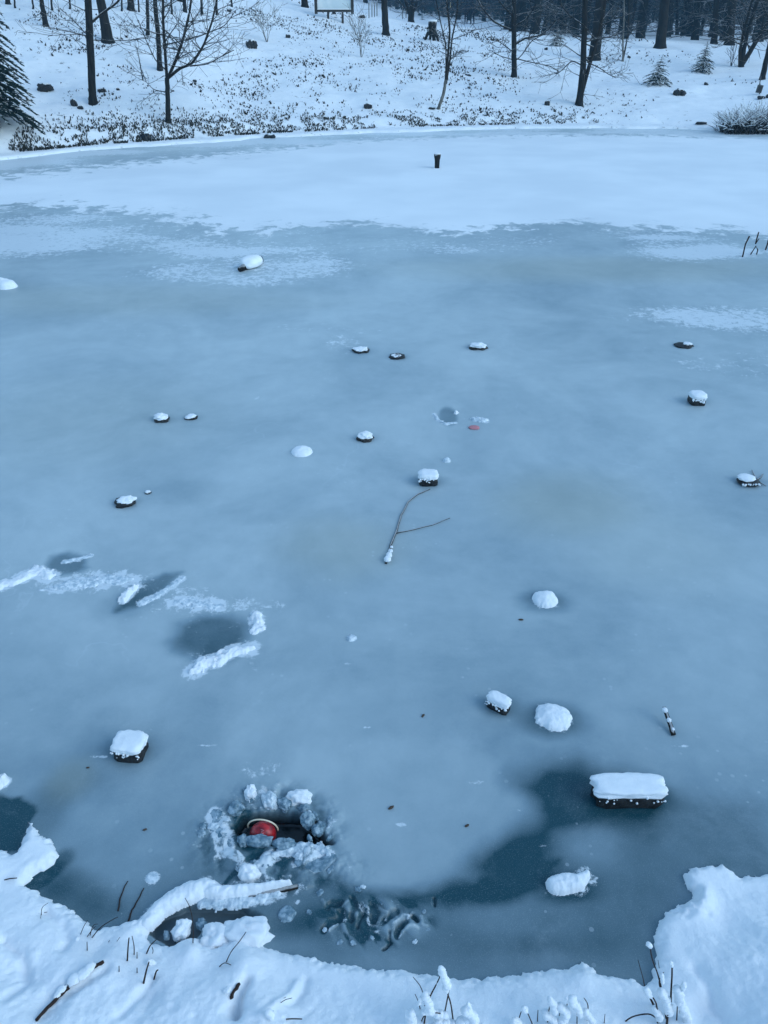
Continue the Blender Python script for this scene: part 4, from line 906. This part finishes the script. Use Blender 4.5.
# ------------------------------------------------------------ shrubs, bushes, stakes
def shrub(label, px, py, hpx, wpx, seed, mat='twig', n=14, name='bare_shrub', group=None, lev=2):
    rnd = random.Random(seed); b = hit(px, py); m = mpp(b); t = thing(name, label, 'shrub', b, group); a = MB()
    for k in range(n):
        an = rnd.uniform(0, 6.28); s_ = rnd.random()*.8; grow(a, b-Vector((0,0,.05)), Vector((math.cos(an)*s_*wpx/hpx, math.sin(an)*s_*wpx/hpx, 1)), m*.35, hpx*m*rnd.uniform(.7, 1.05), lev, rnd, .1, 3, m*.13, .6, 5)
    a.build('branches', M[mat], t)
shrub('fuzzy frosted little shrub left of the notice board', 267, 42, 30, 14, 1, 'birch', 5)
shrub('fuzzy frosted little shrub below the notice board on its right', 361, 57, 32, 14, 2, 'birch', 5)
def bush():
    rnd = random.Random(3); c = hit(748, 133); m = mpp(c); t = thing('willow_bush', 'low tangled snowy bush on the shore at the right picture edge', 'bush', c); a = MB(); s_ = MB()
    for k in range(760):
        an = rnd.uniform(0, 6.28); rr = abs(rnd.gauss(0, .7)); ox = rnd.uniform(-26, 34)*m; oy = rnd.uniform(-.35, .5)
        p = c+Vector((ox, oy, -.03)); hh = (35-.010*(ox/m-8)**2*1.0)*m*rnd.uniform(.5, 1.0)
        hh = max(hh, 6*m); d = Vector((math.cos(an)*rr-.1, math.sin(an)*rr, 1)).normalized()
        q = p+d*hh*.5+Vector((rnd.gauss(0, .05), 0, 0)); e = q+(d+Vector((rnd.gauss(0, .6), rnd.gauss(0, .6), -.35))).normalized()*hh*.5
        a.tube([p, q, e], [.007, .005, .003], 3, False)
        if rnd.random() < .55: s_.tube([q+Vector((0,0,.008)), (q+e)/2+Vector((0,0,.012)), e], [.006, .010, .003], 4, False)
    a.build('branches', M['twig'], t); s_.build('snow_cover', M['snow'], t)
bush()
for k, (x, y, h_) in enumerate([(369,18,13),(372,17,13),(374.5,17,13),(377,16,13),(402.5,19,12),(406,18,12)]):
    b = hit(x, y); m = mpp(b); a = MB(); a.tube([b-Vector((0,0,.1)), b+Vector((0,0,h_*m))], .45*m, 6)
    props(a.build('wooden_stake', M['birch'], loc=b), ['pale thin stake behind the notice board','pale thin stake left of the forking tree'][k > 3]+' in its small row', 'stake', 'pale stakes along the crest')
shrub('small bare shrub twigs in front of the stout dark trunk at far right', 731, 66, 22, 14, 7, 'twig', 5, lev=1)

# ------------------------------------------------------------ notice board
b = hit(333, 20); m = mpp(b); t = thing('notice_board', 'dark wooden notice board on two short posts at the top of the slope', 'sign', b)
def pz(x, y): return P(x, y, b.y)
for x in (328, 342.5):
    a = MB(); q = pz(x, 12); a.box(((q.x), b.y, (q.z+b.z)/2-.1), 2.1*m, 2.1*m, (q.z-b.z)+.2); a.build('post', M['paint'], t, False)
l_, r_ = pz(315, 11), pz(353.5, 11); top = l_.z+1.15; zb = pz(333, 10.5).z; cx = (l_.x+r_.x)/2
a = MB(); a.box((cx, b.y, zb), (r_.x-l_.x), .09, 2.6*m); a.build('bottom_rail', M['paint'], t, False)
a = MB(); a.box((cx, b.y, top), (r_.x-l_.x)*1.06, .12, 2.6*m); a.build('top_rail', M['paint'], t, False)
for x, s_ in ((l_.x, 1), (r_.x, -1)):
    a = MB(); a.box((x+s_*.045, b.y-.005, (zb+top)/2-.05), 2.8*m, .10, top-zb+.14); a.build('side_post', M['paint'], t, False)
a = MB(); a.box((cx, b.y+.01, (zb+top)/2), (r_.x-l_.x)-.12, .02, top-zb-.06); a.build('panel', M['panel'], t, False)
a = MB(); a.box((cx, b.y-.05, zb+.045), (r_.x-l_.x)-.2, .05, .03); a.build('snow_strip', M['snow'], t, False)

# ------------------------------------------------------------ stump, rocks and litter on the slope
b = hit(432, 40); m = mpp(b); t = thing('tree_stump', 'torn dark stump on splayed roots with snow on top, on the middle slope', 'stump', b)
a = MB(); a.tube([b+Vector((0,0,4*m)), b+Vector((0,0,10*m)), b+Vector((0,0,15.5*m))], [4.0*m, 4.0*m, 4.6*m], 10); a.build('trunk', M['bark'], t)
for dx, dy in ((-7.5, -1), (6.5, -1.5), (1.5, -2), (-2, 3), (3, 3)):
    a = MB(); a.tube([b+Vector((dx*.25*m, dy*.2*m, 9*m)), b+Vector((dx*.7*m, dy*.6*m, 4*m)), b+Vector((dx*m, dy*m, -1.5*m))], [2.2*m, 1.5*m, 1.0*m], 7); a.build('root', M['bark'], t)
a = MB(); a.blob(b+Vector((0,0,16*m)), (4.6*m, 4.6*m, 1.4*m), 0, 1, .2, 2, 3, 3, .4); a.build('snow_cap', M['snow'], t)
def slopelump(label, px, py, wpx, hpx, seed, name='rock', cat='rock', cap=.5):
    b = hit(px, py); m = mpp(b); t = thing(name, label, cat, b)
    rn = random.Random(seed); a = MB(); wpx *= .8; hpx *= .75
    for k in range(3): a.blob(b+Vector(((k-1)*wpx*.24*m, rn.uniform(-.03, .03), hpx*m*rn.uniform(.2, .45))), (wpx*m*.28, wpx*m*.25, hpx*m*rn.uniform(.4, .62)), 0, .85, .6, 1.8, seed+k, 3)
    a.build('body', M['rock'], t)
    if cap:
        a = MB(); a.blob(b+Vector((.0, .03, hpx*m*.92)), (wpx*m*.33, wpx*m*.2, hpx*m*.16), 0, 1, .5, 2, seed, 3, .4); a.build('snow_cap', M['snow'], t)
for args in [('broad dark brush heap on the left slope right of the spruce', 46, 91, 17, 9, 1, 'brush_heap', 'brush'), ('dark rough clod left of the nearest left tree', 74, 106, 8, 8, 2), ('small dark clod beside the rough one at the left slope foot', 81, 109, 7, 4, 3),
             ('dark snowy stone right of the foot of the nearest left tree', 102, 92, 9, 4.5, 4), ('tiny dark stone right of the tree foot stone', 118, 90, 5, 2, 5), ('dark pile at the grass edge near the spreading tree', 146, 140, 12, 9, 6, 'brush_heap', 'brush'),
             ('low dark stone with snow alone on the middle slope', 368, 108, 10, 6, 7), ('round dark stone below and left of the notice board', 288, 38, 5.5, 4.5, 8), ('dark lump behind the right side of the notice board', 362, 18, 7, 4, 9), ('dark clod near the board posts', 334, 14, 5, 2.5, 10),
             ('dark clod at the shore grass left of centre', 270, 138, 14, 4, 11, 'brush_heap', 'brush'), ('small dark stone left of the double-stemmed tree foot', 547, 105, 6.5, 5, 12), ('dark gnarled root lump right of the lower spruce sapling', 679, 95, 14, 7, 13, 'root_lump', 'root'),
             ('dark stone at the right edge under the small sign', 761, 99, 9, 4, 14), ('dark stone cut by the right picture edge', 769, 98, 7, 5, 15), ('small dark stones at the foot of the far right shore', 701, 124, 13, 3, 16),
             ('small dark stone on the right slope beside the upper sapling', 706, 85, 5, 3, 17), ('dark clod high on the middle slope below the stump', 408, 51, 3.6, 3, 18), ('dark tuft low on the middle slope left of the walkers', 469, 76, 5, 2, 19),
             ('dark clod right of the spreading tree twigs high on the slope', 229, 12, 5, 3, 20), ('dark patch of brush on the slope between spreading tree and frosted shrub', 252, 48, 13, 9, 21, 'brush_heap', 'brush'), ('dark clod left of the upper small spruce', 546, 50, 4, 3.4, 22),
             ('dark clod right of the pale thin stems', 629, 58, 3.6, 2.6, 23), ('flat dark snag left of the frosted shrub', 195, 82, 5, 3, 24), ('flat dark clod behind the birch foot', 432, 109, 8, 2, 25)]:
    slopelump(*args)
b = hit(760, 94); m = mpp(b); t = thing('small_sign', 'small dark box sign on a thin leaning stake at the right edge', 'sign', b)
a = MB(); a.tube([b-Vector((0,0,.05)), P(759,88,b.y), P(761,76,b.y)], .5*m, 6); a.build('stake', M['metal'], t)
q = P(759.5, 89, b.y-.03); a = MB(); a.box(q, 5.4*m, .05, 7*m, 0, .12); a.build('plate', M['metal'], t, False); a = MB(); a.box(q+Vector((0,-.03,0)), 3.6*m, .012, 5*m, 0, .12); a.build('face', M['rock'], t, False)

# ------------------------------------------------------------ scattered litter and grass on the slope (uncountable)
rnd = random.Random(11); a = MB(); N = 22000
pxs = np.array([rnd.uniform(-12, 12) for _ in range(N*3)]); pys = np.array([rnd.uniform(17.5, 41) for _ in range(N*3)])
sdv = sdpoly(POND, pxs, pys); zv = land(pxs, pys, sdv)
dn = fbm(pxs*.45, pys*.30, 61, 3)+.5*fbm(pxs*2.2, pys*2.2, 62, 2)
uu = pxs/pys
prob = 1.5*ss(-.02, .8, dn)*np.interp(uu, [-.42, -.1, .1, .22, .3], [1.0, .8, 1.0, .45, .12])*np.interp(sdv, [.3, 1.2, 7, 14, 25], [1.0, 1.1, .7, .5, .35])
cnt = 0
for i in range(N*3):
    if sdv[i] < .5 or cnt > 16000 or rnd.random() > prob[i]: continue
    cnt += 1; s_ = rnd.uniform(.012, .03)*(1+1.2*rnd.random()**4)*(1+.012*max(0, pys[i]-20)); p = Vector((pxs[i], pys[i], zv[i]))
    for j in range(rnd.choice([1, 2, 3])):
        an = rnd.uniform(0, 6.28); d = Vector((math.cos(an), math.sin(an), 0))*s_; tp = p+Vector((rnd.gauss(0, .5)*s_, rnd.gauss(0, .5)*s_, s_*rnd.uniform(.5, 1.8)))
        a.add([p-d*.6-Vector((0,0,.01)), p+d*.6-Vector((0,0,.01)), tp, p+d.cross(Vector((0,0,1)))*.5+Vector((0,0,s_*.4))], [(0, 1, 2), (0, 1, 3), (0, 3, 2)])
props(a.build('leaf_litter', M['litter'], smooth=False), 'dark dead leaves and stubble showing through snow on the slope', 'leaf litter', None, 'stuff')
a = MB(); cnt = 0
shore = np.array([tuple(G(*p)[:2]) for p in FAR][::-1]); NG = 60000; rg = np.random.RandomState(4)
sl_ = np.hypot(*(shore[1:]-shore[:-1]).T); cs = np.concatenate([[0], np.cumsum(sl_)]); ss_ = rg.rand(NG)*cs[-1]
qx = np.interp(ss_, cs, shore[:, 0]); qy = np.interp(ss_, cs, shore[:, 1])
off = .42+np.abs(rg.normal(0, .62, NG)); qy = qy+off*1.03; qx = qx-off*.1
uu = qx/qy; dn = vn(qx*.9, qy*1.2, 71)*.38+vn(qx*6.5, qy*6, 72)*.62; zz = land(qx, qy)
keep = (dn > np.interp(uu, [-.42, -.15, .1, .24], [.42, .47, .52, .58])) & (rg.rand(NG) < np.interp(uu, [-.42, -.1, .1, .24, .27], [.24, .20, .15, .11, 0]))
for i in np.nonzero(keep)[0]:
    q = Vector((qx[i], qy[i], zz[i])); hh = rnd.uniform(.02, .068)*float(np.interp(uu[i], [-.4, 0, .3], [1.15, .85, .7])); an = rnd.uniform(0, 6.28); wv = Vector((math.cos(an), math.sin(an), 0))*.013
    tp = q+Vector((rnd.gauss(0, .5)*hh, rnd.gauss(0, .5)*hh, hh)); md = q.lerp(tp, .5)+Vector((0, 0, hh*.15))
    a.add([q-wv-Vector((0,0,.02)), q+wv-Vector((0,0,.02)), md+wv, tp, md-wv], [(0, 1, 2, 4), (4, 2, 3)])
o = a.build('shore_grass', M['grass'], smooth=False); props(o, 'ragged fringe of dead grass along the far shore', 'grass', None, 'stuff')

# ------------------------------------------------------------ two walkers on the far field
def person(label, px, py, hgt, face, seed, step=.22):
    b = hit(px, py); Yp = 80; b = P(px, py, Yp); b.z = gz(b.x, b.y)
    t = thing('person', label, 'person', b, None); k = hgt/1.75
    J = {'pel': (0,0,.95),'sp': (0,.0,1.2),'ch': (0,0,1.38),'nk': (0,0,1.5),'hd': (.0,.01,1.60),'ht': (0,.02,1.70),
         'hl': (-.10,0,.9),'kl': (-.11,step*.6,.5),'al': (-.11,step*.5-.03,.09),'tl': (-.11,step*.5+.13,.04),
         'hr': (.10,0,.9),'kr': (.11,-step*.1,.5),'ar': (.11,-step-.05,.10),'tr': (.11,-step+.10,.04),
         'sl': (-.20,0,1.40),'el': (-.25,-.05,1.12),'wl': (-.24,.06,.88),'sr': (.20,0,1.40),'er': (.25,.05,1.12),'wr': (.24,.13,.90)}
    Rd = {'pel': .16,'sp': .15,'ch': .17,'nk': .065,'hd': .095,'ht': .08,'hl': .10,'kl': .075,'al': .05,'tl': .04,'hr': .10,'kr': .075,'ar': .05,'tr': .04,'sl': .085,'el': .06,'wl': .045,'sr': .085,'er': .06,'wr': .045}
    Ed = [('pel','sp'),('sp','ch'),('ch','nk'),('nk','hd'),('hd','ht'),('pel','hl'),('hl','kl'),('kl','al'),('al','tl'),('pel','hr'),('hr','kr'),('kr','ar'),('ar','tr'),('ch','sl'),('sl','el'),('el','wl'),('ch','sr'),('sr','er'),('er','wr')]
    names = list(J); Mx = Matrix.Rotation(face, 3, 'Z')
    me = bpy.data.meshes.new('body'); me.from_pydata([Mx @ (Vector(J[n])*k) for n in names], [(names.index(a_), names.index(c_)) for a_, c_ in Ed], []); me.update()
    o = bpy.data.objects.new('body', me); C.objects.link(o); o.parent = t
    md = o.modifiers.new('skin', 'SKIN'); 
    for i, n in enumerate(names): me.skin_vertices[0].data[i].radius = (Rd[n]*k, Rd[n]*k) if me.skin_vertices else (Rd[n], Rd[n])
    if me.skin_vertices: me.skin_vertices[0].data[0].use_root = True
    o.modifiers.new('sub', 'SUBSURF').render_levels = 1; me.materials.append(M['cloth'])
    a = MB(); a.blob(b+Mx @ Vector((0, .055*k, 1.60*k)), (.07*k, .06*k, .10*k), 0, 1, .08, 2, seed, 3); a.build('face', M['skin'], t)
    a = MB(); a.blob(b+Mx @ Vector((0, -.01*k, 1.66*k)), (.10*k, .11*k, .09*k), 0, 1, .08, 2, seed, 3); a.build('hat', M['cloth'], t)
    a = MB(); a.blob(b+Mx @ Vector((0, 0, 1.05*k)), (.22*k, .17*k, .36*k), 0, .8, .06, 2, seed, 3); a.build('coat', M['cloth'], t)
    for s_, w_ in ((-1, (-.24,.07,.83)), (1, (.24,.14,.85))):
        a = MB(); wv = b+Mx @ (Vector(w_)*k)
        a.blob(wv, (.035*k, .025*k, .05*k), 0, 1, .05, 2, 1, 2)
        for f in range(4): a.tube([wv+Mx @ Vector(((f-1.5)*.016*k, .0, -.03*k)), wv+Mx @ Vector(((f-1.5)*.017*k, .012*k, -.085*k+abs(f-1.5)*.008))], .008*k, 5)
        a.tube([wv+Mx @ Vector((-s_*.03*k, 0, 0)), wv+Mx @ Vector((-s_*.045*k, .02*k, -.04*k))], .008*k, 5)
        a.build('glove', M['cloth'], t)
me_ = None
try:
    person('walker in dark coat on the far field, left of two', 466, 23, 1.72, R(-12), 1)
    person('walker in dark coat on the far field, right of two, slightly taller', 472, 24, 1.8, R(8), 2, .16)
except Exception as ex:
    print('PERSON', ex)

# ------------------------------------------------------------ cold dusk air
import bmesh
bm = bmesh.new(); bmesh.ops.create_cube(bm, size=1); me = bpy.data.meshes.new('haze')
for v in bm.verts: v.co = Vector((v.co.x*460, v.co.y*240+50, (v.co.z+.5)*27-1.2))
bm.to_mesh(me); bm.free(); hz = bpy.data.objects.new('haze', me); C.objects.link(hz); hz['kind'] = 'stuff'; hz['label'] = 'thin cold evening air over the pond'
hm = bpy.data.materials.new('haze'); hm.use_nodes = True; ht = hm.node_tree; ht.nodes.remove(ht.nodes['Principled BSDF'])
pv = ht.nodes.new('ShaderNodeVolumePrincipled'); pv.inputs['Color'].default_value = (.30, .66, 1, 1); pv.inputs['Density'].default_value = .0015
ht.links.new(pv.outputs[0], ht.nodes['Material Output'].inputs['Volume']); me.materials.append(hm)
